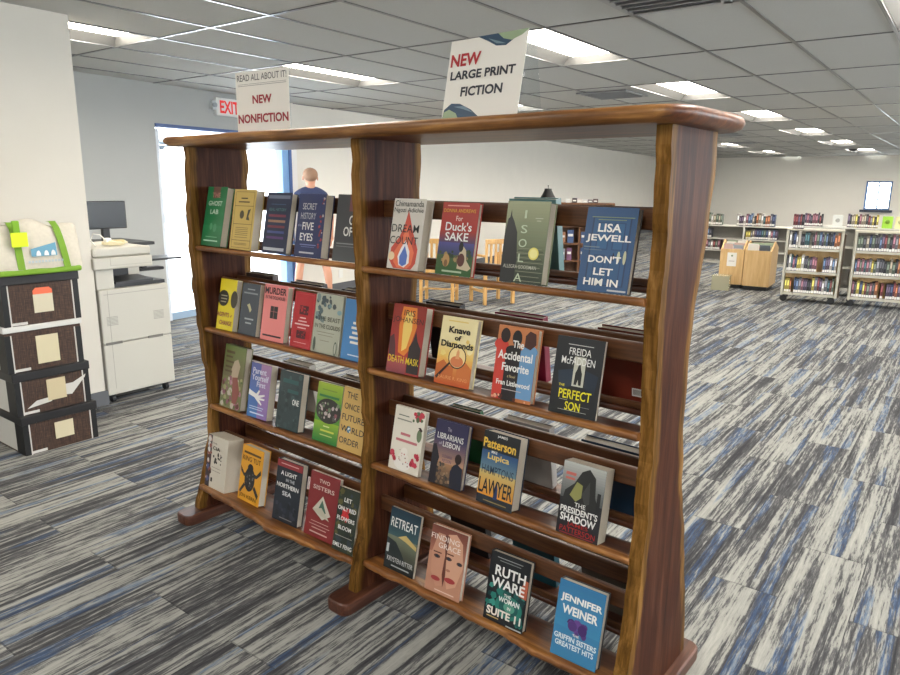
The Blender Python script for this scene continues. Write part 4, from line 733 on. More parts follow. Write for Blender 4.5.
sign(1.292, -.06, .288, .246, -.05, .19, 'sign in a clear holder reading NEW LARGE PRINT FICTION, on the bookcase top', [
    ('P', [(.36, 1), (.5, .93), (.62, .86), (.74, .85), (.86, .93), (.92, 1)], NAVY), ('P', [(.62, 1), (.70, .93), (.80, .9), (.92, .94), (.99, .99), (.99, 1)], (176, 200, 160)), ('P', [(.5, .96), (.62, .885), (.74, .87), (.64, .91)], (130, 160, 170)),
    ('P', [(.01, .02), (.03, .17), (.12, .24), (.24, .23), (.40, .15), (.5, .07), (.56, .02)], NAVY), ('P', [(.01, .02), (.03, .14), (.1, .17), (.2, .12), (.26, .02)], (176, 200, 160)), ('P', [(.16, .2), (.3, .2), (.44, .11), (.3, .16)], (120, 150, 170)),
    ('T', 'NEW', .24, .75, .40, .15, RED, .05, .0), ('T', 'LARGE PRINT', .48, .57, .84, .105, (44, 48, 62), .04), ('T', 'FICTION', .50, .37, .54, .115, (44, 48, 62), .04)], (236, 234, 226), True)
sign(.245, -.06, .302, .238, .08, -.0, 'sign in a clear holder reading NEW NONFICTION, on the bookcase top', [
    ('T', 'READ ALL ABOUT IT!', .5, .90, .92, .10, (70, 72, 74), .0), ('R', .05, .80, .95, .805, (130, 130, 128)), ('R', .05, .775, .95, .782, (150, 150, 148)), ('T', 'NEW', .5, .56, .36, .13, (176, 44, 58), .04), ('T', 'NONFICTION', .5, .27, .94, .14, (176, 44, 58), .04)], (232, 230, 222), False)

# ------------------------------------------------------------------ stacked storage boxes (local x = building +d, y = building -e i.e. away from viewer)
def boxM(d, e, z, r=0): return MB_ @ Matrix.Translation((e, d, z)) @ Matrix.Rotation(PI / 2 + r, 4, 'Z')
def weave():
    w = NT('dark_woven_print'); tc = w.n('ShaderNodeTexCoord'); sx = w.n('ShaderNodeSeparateXYZ'); w.l(tc.outputs['Object'], sx.inputs[0])
    v1 = w.comb(w.math('MULTIPLY', sx.outputs[0], 220), w.math('MULTIPLY', sx.outputs[1], 220), w.math('MULTIPLY', sx.outputs[2], 14)); n1 = w.noise(v1, 1, 3, .6)
    v2 = w.comb(w.math('MULTIPLY', sx.outputs[0], 20), w.math('MULTIPLY', sx.outputs[1], 20), w.math('MULTIPLY', sx.outputs[2], 260)); n2 = w.noise(v2, 1, 2, .6)
    c = w.ramp(w.math('ADD', w.math('MULTIPLY', n1, .6), w.math('MULTIPLY', n2, .4)), [(.35, (30, 18, 12)), (.5, (60, 40, 29)), (.68, (96, 70, 52))])
    w.l(c, w.b.inputs['Base Color']); w.b.inputs['Roughness'].default_value = .6; return w.m
WV = weave(); CARD = mat((200, 198, 192), .7); LID = mat((27, 26, 27), .45, noise=.25, nscale=25)
def storage_box(z, d0, e0, r, h, label, lidmat, note, notecol, white_side=True, w=.392, dp=.50, lh=.048):
    t = empty('storage_box', label, 'storage box', boxM(d0, e0, z, r), 'stacked storage boxes')
    b = MB(); b.box(0, 0, 0, w, dp, h - .002, WV); b.build('body', t)
    b = MB()
    b.box(-.0015, -.0015, 0, .028, .0, h - .045, mat(BLACK, .5)); b.box(-.0015, 0, 0, .0, .10, h - .045, mat(BLACK, .5)); b.build('corner_guard', t)
    b = MB(); b.box(w - .028, -.0015, 0, w + .0015, .0, h - .045, mat(BLACK, .5)); b.box(w, 0, 0, w + .0015, .1, h - .045, mat(BLACK, .5)); b.build('corner_guard', t)
    b = MB(); b.box(.028, -.0025, 0, .034, 0, h - .045, CARD); b.box(w - .036, -.0025, 0, w - .03, 0, h - .045, CARD); b.box(.034, -.0025, .004, .11, 0, .018, CARD)
    if white_side: b.box(-.002, .10, .01, 0, dp - .02, h - .05, CARD)
    b.build('white_trim_edging', t)
    b = MB(); b.bbox(-.008, -.008, h - lh, w + .008, dp + .008, h, lidmat, .004); b.build('lid', t)
    b = MB(); nx, nz, nw, nh = note
    b.box(nx, -.004, nz, nx + nw, -.0026, nz + nh, mat(notecol, .7))
    b.build('paper_note', t)
    return t, w
t, w = storage_box(0, 1.462, -3.97, 0, .222, 'dark woven-print storage box at the bottom of the stack, on the carpet', LID, (.16, .055, .10, .095), (200, 190, 160))
t, w = storage_box(.2225, 1.452, -3.985, .01, .238, 'dark woven-print storage box third from the top with torn white tape across it', LID, (.16, .055, .10, .12), (196, 182, 148))
b = MB(); b.add([(.05, -.003, .035), (.18, -.003, .05), (.17, -.003, .075), (.1, -.003, .07)], [(0, 1, 2, 3)], CARD); b.add([(.25, -.003, .07), (.29, -.003, .065), (.37, -.003, .15), (.375, -.003, .165), (.3, -.003, .13), (.25, -.003, .13)], [(0, 1, 2, 3, 4, 5)], CARD); b.build('torn_tape', t)
t, w = storage_box(.461, 1.44, -4.0, 0, .250, 'dark woven-print storage box second from the top with a white-edged lid', mat((206, 206, 202), .5), (.15, .03, .115, .155), (204, 194, 162), lh=.03)
t, w = storage_box(.7115, 1.452, -4.0, .008, .268, 'dark woven-print storage box at the top of the stack with an orange and cream note', LID, (.15, .06, .10, .10), (202, 194, 170))
b = MB(); b.add([(.15, -.0045, .16), (.25, -.0045, .16), (.25, -.0045, .18), (.235, -.0045, .195), (.165, -.0045, .195), (.15, -.0045, .18)], [(0, 1, 2, 3, 4, 5)], mat((232, 110, 76), .6)); b.build('orange_tab', t)
# canvas tote lying on the stack
LIME = mat((116, 158, 42), .7); CANV = mat((206, 199, 184), .85, noise=.05, nscale=60)
t = empty('tote_bag', 'cream canvas tote bag with lime green trim lying on the stacked boxes', 'bag', boxM(1.44, -3.99, .9805, 0))
b = MB(); nx, ny = 26, 14; W0, D_, H_ = .50, .34, .27
def sag(x, y):
    u = x / W0
    return 1 - .05 * math.sin(u * 9) - .04 * math.sin(u * 17 + 1)
vs = []
prof = [(0, 0), (-.012, .03), (-.006, .10), (.006, .18), (.03, .25), (.06, .268), (.12, .262), (.2, .24), (.28, .2), (.33, .12), (.34, .03), (.33, 0)]
xs = [-.11 + .545 * i / nx for i in range(nx + 1)]; W0 = .545
for i, x in enumerate(xs):
    e_ = min(1, (i / 2.5), ((nx - i) / 2.5)) ; e_ = max(.25, e_) ** .35
    for (y, z) in prof: vs.append((x, .165 + (y - .165) * (.8 + .2 * e_) + .004 * math.sin(x * 40 + z * 20), z * (.9 + .1 * e_) * sag(x - xs[0], y) - .0))
n = len(prof)
fs = [(i * n + j, (i + 1) * n + j, (i + 1) * n + (j + 1) % n, i * n + (j + 1) % n) for i in range(nx) for j in range(n)]
b.add(vs, fs + [list(range(n)), [nx * n + j for j in range(n)][::-1]], CANV, True); b.build('body', t)
b = MB(); 
b.bbox(-.115, -.02, -.0, .425, .34, .030, LIME, .01); b.build('base_trim', t)
for x0 in (.10, .335):
    b = MB(); pts = [(-.0185, .03), (-.017, .08), (-.012, .14), (.0, .2), (.018, .25), (.05, .28), (.09, .275)]
    vs = [];
    for y, z in pts: sh = .0 - .12 * z * (1 if x0 > .1 else .35); vs += [(x0 + sh, y, z * .98), (x0 + .035 + sh, y, z * .98), (x0 + .035 + sh, y + .004, z * .98), (x0 + sh, y + .004, z * .98)]
    fs = [(4 * k + a, 4 * k + (a + 1) % 4, 4 * k + 4 + (a + 1) % 4, 4 * k + 4 + a) for k in range(len(pts) - 1) for a in range(4)]
    b.add(vs, fs + [(3, 2, 1, 0), (4 * len(pts) - 4, 4 * len(pts) - 3, 4 * len(pts) - 2, 4 * len(pts) - 1)], LIME); b.build('strap', t)
b = MB(); b.bbox(.075, -.034, .150, .155, -.028, .225, mat((214, 236, 40), .7), .002); o = b.build('luggage_tag', t)
b = MB(); b.bbox(.09, -.03, .220, .125, -.010, .285, mat((120, 170, 40), .7), .006); b.build('tag_loop', t)
b = MB()
yy = lambda z: -.0225 + max(0, z - .06) * .12
def q3(x, z): return (x, yy(z), z)
b.add([q3(.17, .095), q3(.30, .095), q3(.30, .165), q3(.17, .135)], [(0, 1, 2, 3)], mat((104, 158, 184), .7))
for cx in (.205, .245, .28): b.add([(cx + .012 * math.cos(PI * k / 8), yy(.1) - .002 , .098 + .028 * math.sin(PI * k / 8)) for k in range(9)], [list(range(9))[::-1]], mat((230, 234, 234), .7))
b.build('bridge_logo', t)
b = MB()
for k in range(11): b.add([q3(.15 + k * .0165, .062), q3(.161 + k * .0165, .062), q3(.161 + k * .0165, .074), q3(.15 + k * .0165, .074)], [(0, 1, 2, 3)], mat((176, 190, 196), .7))
b.build('printed_line', t)

# ------------------------------------------------------------------ copier
CP = mat((190, 187, 176), .45, name='copier_plastic'); CPD = mat((152, 149, 140), .45); DK = mat((34, 35, 38), .4)
t = empty('copier', 'large off-white office copier standing beside the wall end', 'copier', boxM(2.20, -4.50, 0, 0))
b = MB(); b.bbox(0, 0, .06, .49, .58, .41, CP, .008); b.build('paper_drawer_unit', t)
b = MB(); b.bbox(0, 0, .414, .49, .58, .775, CP, .008); b.bbox(0, .02, .775, .12, .58, .905, CP, .006); b.bbox(.12, .36, .775, .49, .58, .905, CP, .006); b.build('main_body', t)
b = MB(); b.box(.121, .03, .777, .485, .355, .80, DK); b.box(.121, .353, .80, .40, .359, .90, DK); b.prism([(.13, .02), (.40, .03), (.46, .34), (.13, .34)], .80, .815, mat((52, 53, 56), .5)); b.build('output_tray', t)
b = MB(); b.bbox(-.02, -.01, .906, .385, .56, .985, CP, .01); b.build('scanner_unit', t)
b = MB(); b.bbox(-.015, -.005, .988, .38, .56, 1.045, CP, .012); b.build('document_lid', t)
b = MB()
for x0 in (.035, .365):
    for k in range(7): b.box(x0, -.002, .535 + k * .009, x0 + .075, .0, .539 + k * .009, CPD)
b.build('vent_grille', t)
for x0 in (.015, .31):
    b = MB(); b.bbox(x0, -.006, .405, x0 + .11, .0, .423, mat((120, 118, 112), .5), .002); b.build('drawer_handle', t)
b = MB()
for z in (.41, .74): b.box(.03, -.0012, z, .47, 0, z + .0035, CPD)
for x in (.055, .13): b.box(x, -.0012, .1, x + .002, 0, .77, CPD) if x < .1 else None
b.box(.09, -.011, .93, .37, -.01, .932, CPD); b.box(.09, -.011, .93, .092, -.01, .98, CPD); b.build('panel_gap', t)
for x, y in ((.05, .05), (.44, .05), (.05, .52), (.44, .52)):
    b = MB(); b.cyl((x - .012, y, .026), (x + .012, y, .026), .0255, DK); b.box(x - .015, y - .015, .03, x + .015, y + .015, .062, DK); b.build('caster', t)
# cables on top
b = MB(); cm_ = mat((216, 204, 170), .5); rn = random.Random(4)
for s_ in range(5):
    pts = []; r0 = rn.uniform(.035, .07); ph = rn.random() * 6
    for k in range(26):
        a = ph + k * .5; pts.append((.21 + r0 * 1.6 * math.cos(a) + .01 * rn.random(), .15 + r0 * math.sin(a), 1.056 + .004 * s_ + .012 * abs(math.sin(k * .45 + s_))))
    b.tube(pts, .004, cm_)
b.tube([(.06, .1, 1.056), (.03, .1, 1.10), (.05, .1, 1.14), (.10, .11, 1.13), (.16, .12, 1.07)], .004, mat((236, 234, 226), .5))
b.bbox(.2, .1, 1.066, .26, .14, 1.092, mat((206, 190, 140), .5), .005); b.bbox(.14, .12, 1.075, .18, .16, 1.105, mat((232, 230, 222), .5), .005)
o = b.build('cable_bundle'); o.matrix_world = boxM(2.20, -4.50, 0, 0) @ Matrix.Translation((0, 0, -.0062)); tag(o, 'tangle of beige and white cables lying on the copier lid', 'cables')
# standing desk with monitor behind
t = empty('standing_desk', 'black height-adjustable desk behind the copier', 'desk', boxM(2.30, -5.40, 0, 0))
b = MB(); b.bbox(0, .0, .965, .84, .55, .99, DK, .004); b.build('desktop', t)
b = MB(); b.bbox(.45, -.12, .845, 1.0, .12, .862, DK, .004); b.box(.6, .12, .862, .64, .16, .966, DK); b.build('keyboard_tray', t)
b = MB(); b.bbox(.60, -.05, .76, .88, .05, .785, DK, .01); b.box(.70, -.02, .785, .74, .02, .846, DK); b.build('tray_arm', t)
for x in (.12, .72): 
    b = MB(); b.box(x, .24, .02, x + .07, .31, .966, DK); b.box(x - .01, .0, 0, x + .08, .55, .03, DK); b.build('leg', t)
t = empty('computer_monitor', 'black computer monitor standing above the copier', 'monitor', boxM(2.45, -5.45, .991, 0))
b = MB(); b.bbox(.0, .12, .105, .56, .15, .325, DK, .006); b.build('screen_case', t)
b = MB(); b.box(.012, .118, .118, .548, .1205, .315, mat((44, 48, 52), .25)); b.build('screen', t)
b = MB(); b.bbox(.36, .13, .0, .42, .17, .16, DK, .008); b.build('stand', t); b = MB(); b.bbox(.28, .05, 0, .50, .22, .012, DK, .004); b.build('stand_base', t)
b = MB(); b.bbox(.0, 0, 0, .30, .12, .03, mat((70, 72, 74), .4), .004); o = b.build('keyboard'); o.matrix_world = boxM(2.32, -5.38, .9902, 0); tag(o, 'dark low keyboard on the black desk in front of the monitor', 'keyboard')

# ------------------------------------------------------------------ person by the entrance
def skin(name, V, Ed, mt, parent=None, sub=2, root=0):
    bm = bmesh.new(); ly = bm.verts.layers.skin.verify(); vs = []
    for i, (x, y, z, rx, ry) in enumerate(V):
        v = bm.verts.new((x, y, z)); v[ly].radius = (rx, ry); v[ly].use_root = (i == root); vs.append(v)
    for a, c in Ed: bm.edges.new((vs[a], vs[c]))
    me = bpy.data.meshes.new(name); bm.to_mesh(me); bm.free(); me.materials.append(mt)
    for p in me.polygons: p.use_smooth = True
    o = bpy.data.objects.new(name, me); COL.objects.link(o)
    s = o.modifiers.new('skin', 'SKIN'); s.use_smooth_shade = True
    u = o.modifiers.new('sub', 'SUBSURF'); u.levels = sub; u.render_levels = sub
    dg = bpy.context.evaluated_depsgraph_get(); me2 = bpy.data.meshes.new_from_object(o.evaluated_get(dg))
    o.modifiers.clear(); o.data = me2; me2.name = name
    me2.materials.clear(); me2.materials.append(mt)
    for p in me2.polygons: p.use_smooth = True
    if parent: o.parent = parent
    return o
SKIN = mat((206, 150, 122), .55); HAIR = mat((158, 124, 100), .8); SHIRT = mat((52, 62, 96), .85); SHORT = mat((206, 198, 182), .85)
man = empty('person', 'man seen from behind in a navy shirt and light shorts, standing by the entrance', 'person', MB_ @ Matrix.Translation((-6.64, 5.97, 0)) @ Matrix.Rotation(math.radians(55), 4, 'Z'))
# local: x to his right, y forward (away from the viewer)
V = [(0, 0, .93, .135, .10), (0, 0, 1.08, .13, .095), (0, .01, 1.22, .145, .095), (0, 0, 1.33, .12, .075), (0, 0, 1.40, .06, .055), (0, .01, 1.455, .05, .05), (0, .02, 1.52, .084, .096), (0, .015, 1.585, .078, .092), (0, .01, 1.62, .035, .045)]
Ed = [(i, i + 1) for i in range(8)]
def add(v, p):
    V.append(v); Ed.append((p, len(V) - 1)); return len(V) - 1
for s_ in (-1, 1):
    h_ = add((s_ * .09, 0, .86, .085, .085), 0); k_ = add((s_ * .16, .01, .47, .055, .055), h_); c_ = add((s_ * .185, -.015, .33, .056, .056), k_); a_ = add((s_ * .20, 0, .09, .034, .036), c_); f_ = add((s_ * .205, .02, .045, .035, .03), a_); add((s_ * .22, .14, .03, .035, .022), f_)
    sh = add((s_ * .16, 0, 1.31, .05, .045), 3); el = add((s_ * .24, -.03, 1.08, .038, .038), sh); wr = add((s_ * .25, .06, .85, .025, .025), el); pm = add((s_ * .25, .075, .80, .034, .02), wr); pe = add((s_ * .25, .085, .765, .034, .016), pm)
    for q, (dy, ln) in enumerate(((.028, .055), (.010, .066), (-.008, .062), (-.026, .048))):
        f1 = add((s_ * .25, .085 + dy, .745, .0085, .0085), pe); f2 = add((s_ * .246, .088 + dy, .745 - ln * .55, .008, .008), f1); add((s_ * .236, .09 + dy, .745 - ln, .007, .007), f2)
    t1 = add((s_ * .238, .108, .79, .010, .010), pm); add((s_ * .228, .12, .755, .009, .009), t1)
body = skin('body', V, Ed, SKIN, man, 2)
b = MB(); b.sphere((.0, .095, 1.53), .012, SKIN, 10, (1, 1.5, 1.6)); 
for s_ in (-1, 1): b.sphere((s_ * .088, .01, 1.53), .022, SKIN, 10, (.45, .8, 1.35))
b.build('ears', man)
b = MB()
for s_ in (-1, 1): b.sphere((s_ * .03, .098, 1.55), .011, mat((240, 238, 232), .3), 8); b.sphere((s_ * .03, .108, 1.55), .005, mat((50, 60, 70), .3), 8)
b.box(-.022, .100, 1.487, .022, .106, 1.495, mat((170, 96, 90), .5)); b.build('face_features', man)
b = MB(); b.sphere((0, -.016, 1.572), .108, HAIR, 16, (.86, .96, .80)); b.build('hair', man)
Vs = [(0, 0, .86, .155, .12), (0, 0, 1.05, .155, .118), (0, .01, 1.22, .172, .118), (0, 0, 1.33, .14, .095), (0, 0, 1.45, .078, .074)]; Es = [(0, 1), (1, 2), (2, 3), (3, 4)]
for s_ in (-1, 1):
    Vs.append((s_ * .165, 0, 1.315, .065, .06)); Es.append((3, len(Vs) - 1)); Vs.append((s_ * .225, -.02, 1.15, .056, .056)); Es.append((len(Vs) - 2, len(Vs) - 1))
skin('shirt', Vs, Es, SHIRT, man, 2)
Vs = [(0, 0, .92, .155, .12), (0, 0, .85, .15, .12)]; Es = [(0, 1)]
for s_ in (-1, 1):
    Vs.append((s_ * .10, 0, .78, .098, .098)); Es.append((1, len(Vs) - 1)); Vs.append((s_ * .145, .005, .53, .085, .085)); Es.append((len(Vs) - 2, len(Vs) - 1))
skin('shorts', Vs, Es, SHORT, man, 2)
for s_ in (-1, 1):
    b = MB(); b.sphere((s_ * .212, .07, .035), .05, mat((60, 60, 64), .6), 14, (.95, 2.7, .68)); b.build('shoe', man)
b = MB(); b.box(0, -.006, 0, .075, 0, .115, mat((236, 236, 232), .5)); o = b.build('wall_outlet'); o.matrix_world = MB_ @ Matrix.Translation((lw(6.85) + .007, 6.85, .17)) @ Matrix.Rotation(PI / 2, 4, 'Z'); tag(o, 'white outlet plate low on the wall right of the man', 'outlet')

# ------------------------------------------------------------------ wooden chairs and book stand seen through the case
def chair(e, d, rot, label):
    t = empty('wooden_chair', label, 'chair', at(e, d, 0, rot), 'wooden chairs by the left wall')
    for sx in (-1, 1):
        b = MB(); b.bbox(sx * .2 - .02, .17, 0, sx * .2 + .02, .21, .62, W_OAK, .004); b.build('leg', t)
        b = MB(); b.bbox(sx * .2 - .02, -.21, 0, sx * .2 + .02, -.17, .44, W_OAK, .004); b.build('leg', t)
        b = MB(); b.bbox(sx * .22 - .025, -.2, .60, sx * .22 + .025, .2, .625, W_OAK, .006); b.build('armrest', t)
    b = MB(); b.bbox(-.22, -.22, .40, .22, .2, .44, W_OAK, .008); b.build('seat', t)
    b = MB(); b.bbox(-.21, -.215, .76, .21, -.185, .82, W_OAK, .006); b.box(-.21, -.21, .44, -.18, -.19, .77, W_OAK); b.box(.18, -.21, .44, .21, -.19, .77, W_OAK)
    for i in range(5): b.box(-.145 + i * .065, -.207, .47, -.115 + i * .065, -.193, .77, W_OAK)
    b.bbox(-.19, -.21, .45, .19, -.19, .48, W_OAK, .003); b.build('backrest', t)
    b = MB()
    for sx in (-1, 1): b.box(sx * .2 - .012, -.18, .15, sx * .2 + .012, .18, .18, W_OAK)
    b.box(-.2, -.01, .16, .2, .01, .18, W_OAK); b.build('stretcher', t)
chair(-5.38, 6.95, math.radians(28), 'light oak slat-back chair seen beside the red duck novel')
chair(-4.86, 7.38, math.radians(62), 'light oak slat-back armchair seen left of the Isola book')
# brown book stand
t = empty('low_bookcase', 'low brown wooden bookcase with face-out books seen through the display case', 'bookcase', at(-5.50, 9.65, 0, math.radians(28)))
b = MB(); W0 = 1.15
for x in (0, .3, .62, W0 - .03): b.box(x, 0, 0, x + .03, .3, 1.20, W_BROWN)
for z in (.05, .30, .57, .84, 1.19): b.box(.0, .0, z, W0, .3, z + .025, W_BROWN)
b.box(0, .29, 0, W0, .3, 1.20, W_BROWN); b.build('carcass', t)
Ms = t.matrix_world.copy(); rn = random.Random(9)
for zz in (.325, .595, .865):
    for xx in (.34, .45, .66, .79, .05, .17):
        b = MB(); w_, h_ = rn.uniform(.07, .10), rn.uniform(.16, .2); c = rn.choice([(70, 90, 130), (150, 150, 160), (120, 80, 110), (60, 70, 90), (170, 120, 90)])
        b.box(0, .03, 0, w_, .05, h_, mat(c, .5)); b.box(.01, .028, h_ * .5, w_ - .01, .03, h_ * .7, mat((226, 224, 220), .5))
        o = b.build('book'); o.matrix_world = Ms @ Matrix.Translation((xx, 0, zz + .0005)); tag(o, 'small face-out book in the low brown bookcase', 'book', 'face-out books in the low brown bookcase')
for i, (xx, hh, c) in enumerate(((.40, .05, (226, 226, 222)), (.50, .07, (70, 60, 66)), (.58, .06, (220, 214, 206)), (.66, .05, (206, 206, 204)), (.74, .05, (120, 110, 110)), (.82, .06, (84, 66, 66)))):
    b = MB(); b.bbox(0, .05, 0, .075, .2, hh, mat(c, .5), .003); b.box(.01, .049, hh * .3, .06, .05, hh * .6, mat((236, 236, 230), .5)); o = b.build('book'); o.matrix_world = Ms @ Matrix.Translation((xx, 0, 1.2155)); tag(o, 'small book lying on the top of the low brown bookcase', 'book', 'books lying on the low brown bookcase')
t = empty('table_lamp', 'small black lamp with a flared shade standing on the low brown bookcase', 'lamp', Ms @ Matrix.Translation((.12, .15, 1.2155)))
b = MB(); b.lathe([(0, 0), (.05, 0), (.05, .012), (.012, .02), (.012, .08)], mat(BLACK, .4)); b.build('base', t)
b = MB(); b.lathe([(.125, .06), (.09, .12), (.06, .18), (.056, .21), (0, .212)], mat(BLACK, .5)); b.lathe([(.12, .061), (.0, .09)], mat(BLACK, .5)); b.build('lamp_shade', t)
b = MB(); b.cyl((0, 0, .21), (0, 0, .245), .004, mat(BLACK, .4)); b.sphere((0, 0, .252), .01, mat(BLACK, .4), 8); b.build('finial', t)

# ------------------------------------------------------------------ far shelving, trucks and bins
METAL = mat((188, 184, 168), .45, .1, name='beige_enamel'); METW = mat((206, 204, 196), .45, name='pale_enamel')
PAL = [(56, 56, 62), (96, 46, 48), (46, 56, 82), (124, 116, 102), (76, 86, 74), (136, 86, 58), (168, 164, 156), (72, 60, 78), (48, 76, 82), (156, 142, 70), (94, 94, 100), (112, 74, 84), (34, 36, 40), (70, 88, 114)]
protos = []
for c in PAL:
    b = MB(); b.bbox(0, 0, 0, 1, .15, 1, mat(c, .5), .002); b.box(.05, -.0015, .08, .95, 0, .24, mat((232, 230, 224), .5)); b.box(.2, -.001, .5, .8, 0, .85, mat(tuple(min(255, int(v * 1.5 + 30)) for v in c), .5))
    o = b.build('book'); protos.append(o.data); bpy.data.objects.remove(o)
def row_books(M, x0, x1, z, hmin, hmax, label, group, seed, wmin=.018, wmax=.04, y=.0, pal=None, gap=.0):
    rn = random.Random(seed); x = x0; n = 0
    while True:
        w = rn.uniform(wmin, wmax)
        if x + w > x1: break
        h = rn.uniform(hmin, hmax); me = protos[rn.choice(pal) if pal else rn.randrange(len(protos))]
        o = bpy.data.objects.new('book', me); COL.objects.link(o)
        o.matrix_world = M @ Matrix.Translation((x, y + rn.uniform(0, .008), z + .0008)) @ Matrix.Diagonal((w - .0012, 1, h, 1)); tag(o, label, 'book', group)
        x += w + gap; n += 1
        if rn.random() < .03: x += .03
    return n
def truck(e, d, rot, w, label, name_, segs, seed):
    M = at(e, d, 0, rot); t = empty('book_truck', label, 'book truck', M)
    for x in (0, w - .03):
        b = MB(); b.bbox(x, 0, .08, x + .03, .34, .95, METAL, .006); b.build('end_frame', t)
    for z in (.115, .40, .70):
        b = MB(); b.bbox(.03, .0, z - .02, w - .03, .34, z, METAL, .003); b.box(.03, -.004, z - .02, w - .03, .0, z + .012, METAL); b.build('shelf', t)
    b = MB(); b.bbox(.0, .0, .935, w, .34, .955, METAL, .003); b.build('top_shelf', t)
    b = MB(); b.box(.03, .17, .40, w - .03, .18, .69, W_MAPLE); b.box(.03, .17, .115, w - .03, .18, .38, W_MAPLE); b.build('divider_panel', t)
    b = MB(); b.bbox(w + .002, .02, .10, w + .022, .33, .90, mat((84, 70, 56), .6), .003); b.build('shade_toned_end_panel', t)  # end of the truck, its shade put into the dark brown
    for x, y in ((.04, .04), (w - .06, .04), (.04, .30), (w - .06, .30)):
        b = MB(); b.cyl((x, y - .015, .045), (x, y + .015, .045), .044, DK); b.box(x - .02, y - .02, .045, x + .02, y + .02, .09, DK); b.build('caster', t)
    for zi, (z, parts) in enumerate(((.115, segs[0]), (.40, segs[1]), (.70, segs[2]), (.956, segs[3]))):
        nm = ('bottom', 'middle', 'upper', 'top')[zi]
        for pi2, (a, c, pal) in enumerate(parts):
            row_books(M, a, c, z, .18, .225 if zi < 3 else .19, 'small spine-out book on the %s shelf of %s' % (nm, name_), 'books on the %s shelf of %s' % (nm, name_), seed + zi * 7 + pi2, .020, .034, .012, pal)
A = [None]
truck(-1.97, 9.95, math.radians(8), .66, 'beige wheeled book truck beside the maple book bins, with three rows of spines', 'the book truck beside the maple bins', [[(.04, .14, [5, 9, 9]), (.15, .63, None)], [(.04, .40, None), (.46, .62, [6, 7, 13])], [(.04, .64, None)], [(.06, .2, [1, 12, 7, 3])]], 50)
truck(-1.20, 10.05, math.radians(8), .96, 'beige wheeled book truck cut off by the right edge of the photo', 'the book truck at the right edge', [[(.04, .92, None)], [(.04, .75, None)], [(.04, .92, None)], []], 80)
# low unit behind the trucks
def far_unit(e, d, rot, w, hts, label, top_h, bays=2, dpt=.3):
    t = empty('book_shelving', label, 'shelving', at(e, d, 0, rot))
    for i in range(bays + 1):
        x = (w - .03) * i / bays; b = MB(); b.bbox(x, 0, 0, x + .03, dpt, top_h, METW, .004); b.build('upright_panel', t)
    for z in hts:
        b = MB(); b.box(.0, 0.002, z - .02, w, dpt - .002, z, METW); b.build('shelf', t)
    b = MB(); b.box(0, dpt - .01, .05, w, dpt, top_h - .01, mat((150, 148, 142), .6)); b.build('back_panel', t)
    return at(e, d, 0, rot)
M = far_unit(-2.0, 10.9, math.radians(8), 1.9, (.1, .4, .68, .95), 'pale metal shelving standing behind the two book trucks', .95, 2)
g = 'books on the shelving behind the trucks'
row_books(M, .05, .30, .95, .14, .19, 'spine-out book on top of the shelving behind the book trucks', g, 5, .018, .03, .03, [1, 11, 12, 0, 7])
row_books(M, .58, .95, .95, .15, .19, 'spine-out book on top of the shelving behind the book trucks', g, 6, .018, .03, .03)
for i, (x, c) in enumerate(((.40, (214, 216, 210)), (.99, (150, 200, 60)), (1.14, (222, 214, 160)), (1.27, (190, 206, 150)))):
    b = MB(); b.box(0, .06, 0, .12, .075, .16, mat(c, .5)); b.sphere((.06, .058, .09), .03, mat(tuple(int(v * .75) for v in c), .5), 8, (1, .1, 1)); o = b.build('picture_book'); o.matrix_world = M @ Matrix.Translation((x, 0, .9506)); tag(o, ('pale', 'lime green', 'cream', 'light green')[i] + ' picture book standing face-out above the book trucks', 'book')
M = far_unit(-4.62, 14.1, math.radians(4), 2.1, (.03, .27, .50, .75), 'long pale metal shelving near the far wall, behind the maple bins', .75, 2, .35)
for (a, c, z, nm, s_) in ((.08, .66, .75, 'top', 1), (.90, 1.60, .75, 'top', 2), (.06, .50, .50, 'upper', 3), (1.09, 1.68, .50, 'upper', 4), (.06, .66, .27, 'middle', 5), (.06, .28, .03, 'bottom', 6)):
    row_books(M, a, c, z, .18 if nm == 'top' else .15, .25 if nm == 'top' else .20, 'tiny spine-out book on the %s of the long shelving near the far wall' % (nm + ' shelf'), 'books on the %s shelf of the far shelving' % nm, 200 + s_, .03, .05, .02)
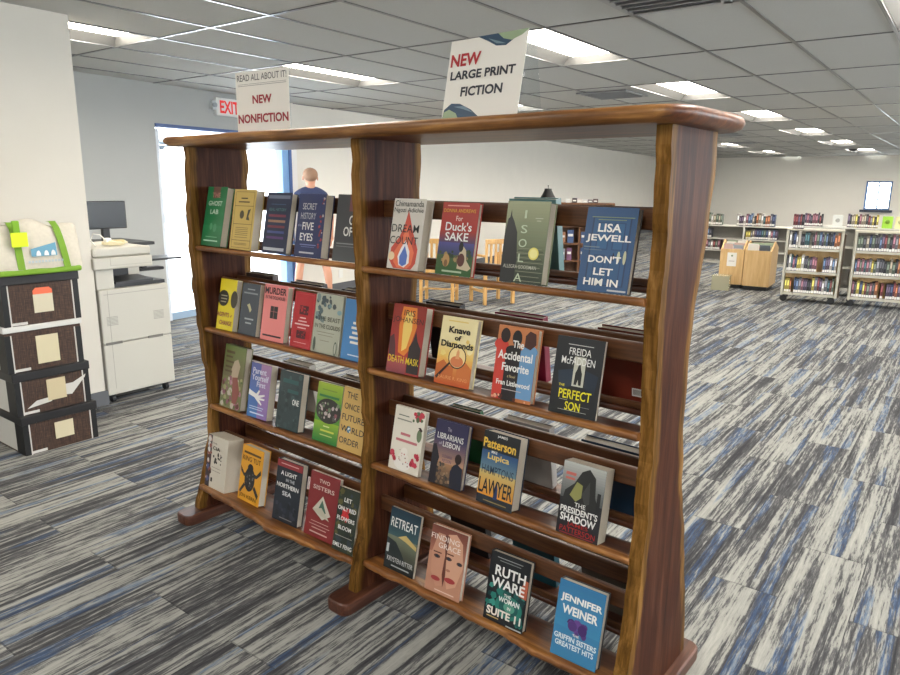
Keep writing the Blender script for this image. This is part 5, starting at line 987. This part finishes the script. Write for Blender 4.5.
# maple browser bins
def bin_(e, d, rot, w, dp, label, notice, seed):
    M = at(e, d, 0, rot); t = empty('book_bin', label, 'book bin', M)
    for y, hh in ((0, .56),):
        b = MB(); b.bbox(0, 0, .06, w, .02, .58, W_MAPLE, .003); b.build('front_panel', t)
    for x in (0, w - .02):
        b = MB(); b.add([(x, .02, .06), (x, dp, .06), (x, dp, .60), (x, dp * .5, .70), (x, .02, .58), (x + .02, .02, .06), (x + .02, dp, .06), (x + .02, dp, .60), (x + .02, dp * .5, .70), (x + .02, .02, .58)], [(0, 1, 2, 3, 4), (9, 8, 7, 6, 5), (0, 5, 6, 1), (1, 6, 7, 2), (2, 7, 8, 3), (3, 8, 9, 4), (4, 9, 5, 0)], W_MAPLE); b.build('side_panel', t)
    b = MB(); b.box(.02, dp - .02, .06, w - .02, dp, .60, W_MAPLE); b.box(.02, .02, .10, w - .02, dp - .02, .12, W_MAPLE); b.box(.02, dp * .5 - .01, .12, w - .02, dp * .5 + .01, .62, W_MAPLE); b.build('inner_boards', t)
    b = MB(); b.box(.03, .03, 0, w - .03, dp - .03, .06, DK); b.build('plinth', t)
    if notice:
        b = MB(); b.box(.10, -.004, .33, .23, 0, .53, mat((232, 230, 224), .6)); b.sphere((.165, -.005, .485), .014, mat((110, 130, 90), .6), 8, (1, .1, 1)); b.box(.125, -.0055, .40, .205, -.004, .41, mat((180, 170, 170), .6)); b.build('notice', t)
    rn = random.Random(seed); n = 0
    for k in range(11):
        y = .06 + k * (dp - .14) / 10
        if abs(y - dp * .5) < .03: continue
        for x0 in (.03, w * .5):
            b = MB(); ww = w * .5 - .04; hh = rn.uniform(.44, .56); c = rn.choice([(222, 220, 214), (150, 160, 170), (90, 100, 110), (200, 170, 160), (160, 176, 150), (236, 232, 226)])
            b.box(0, 0, 0, ww, .012, hh, mat(c, .5)); o = b.build('picture_book'); o.matrix_world = M @ Matrix.Translation((x0, y, .1208)) @ Matrix.Rotation(.06 if y < dp * .42 else 0, 4, 'X'); tag(o, 'thin picture book filed upright in the maple bin ' + ('with the notice' if notice else 'without a notice'), 'book', 'picture books in the bin ' + ('with the notice' if notice else 'without a notice'))
bin_(-3.00, 10.72, math.radians(8), .33, .62, 'maple book bin with a white notice on its front', True, 1)
bin_(-2.655, 10.72, math.radians(4), .36, .62, 'maple book bin without a notice, beside the one with the notice', False, 2)
t = empty('acrylic_box', 'clear acrylic box standing on the carpet in front of the maple bin with the notice', 'box', at(-3.00, 10.40, 0, math.radians(8)))
FA = mat((222, 218, 190), .2, trans=.6, name='frosted_acrylic')
b = MB()
for a in ((0, 0, 0, .24, .006, .20), (0, .2, 0, .24, .206, .20), (0, .006, 0, .006, .2, .20), (.234, .006, 0, .24, .2, .20), (.006, .006, 0, .234, .2, .006)): b.box(*a, FA)
b.build('tub', t); b = MB(); b.box(-.006, -.006, .2005, .246, .212, .212, FA); b.build('rim', t)
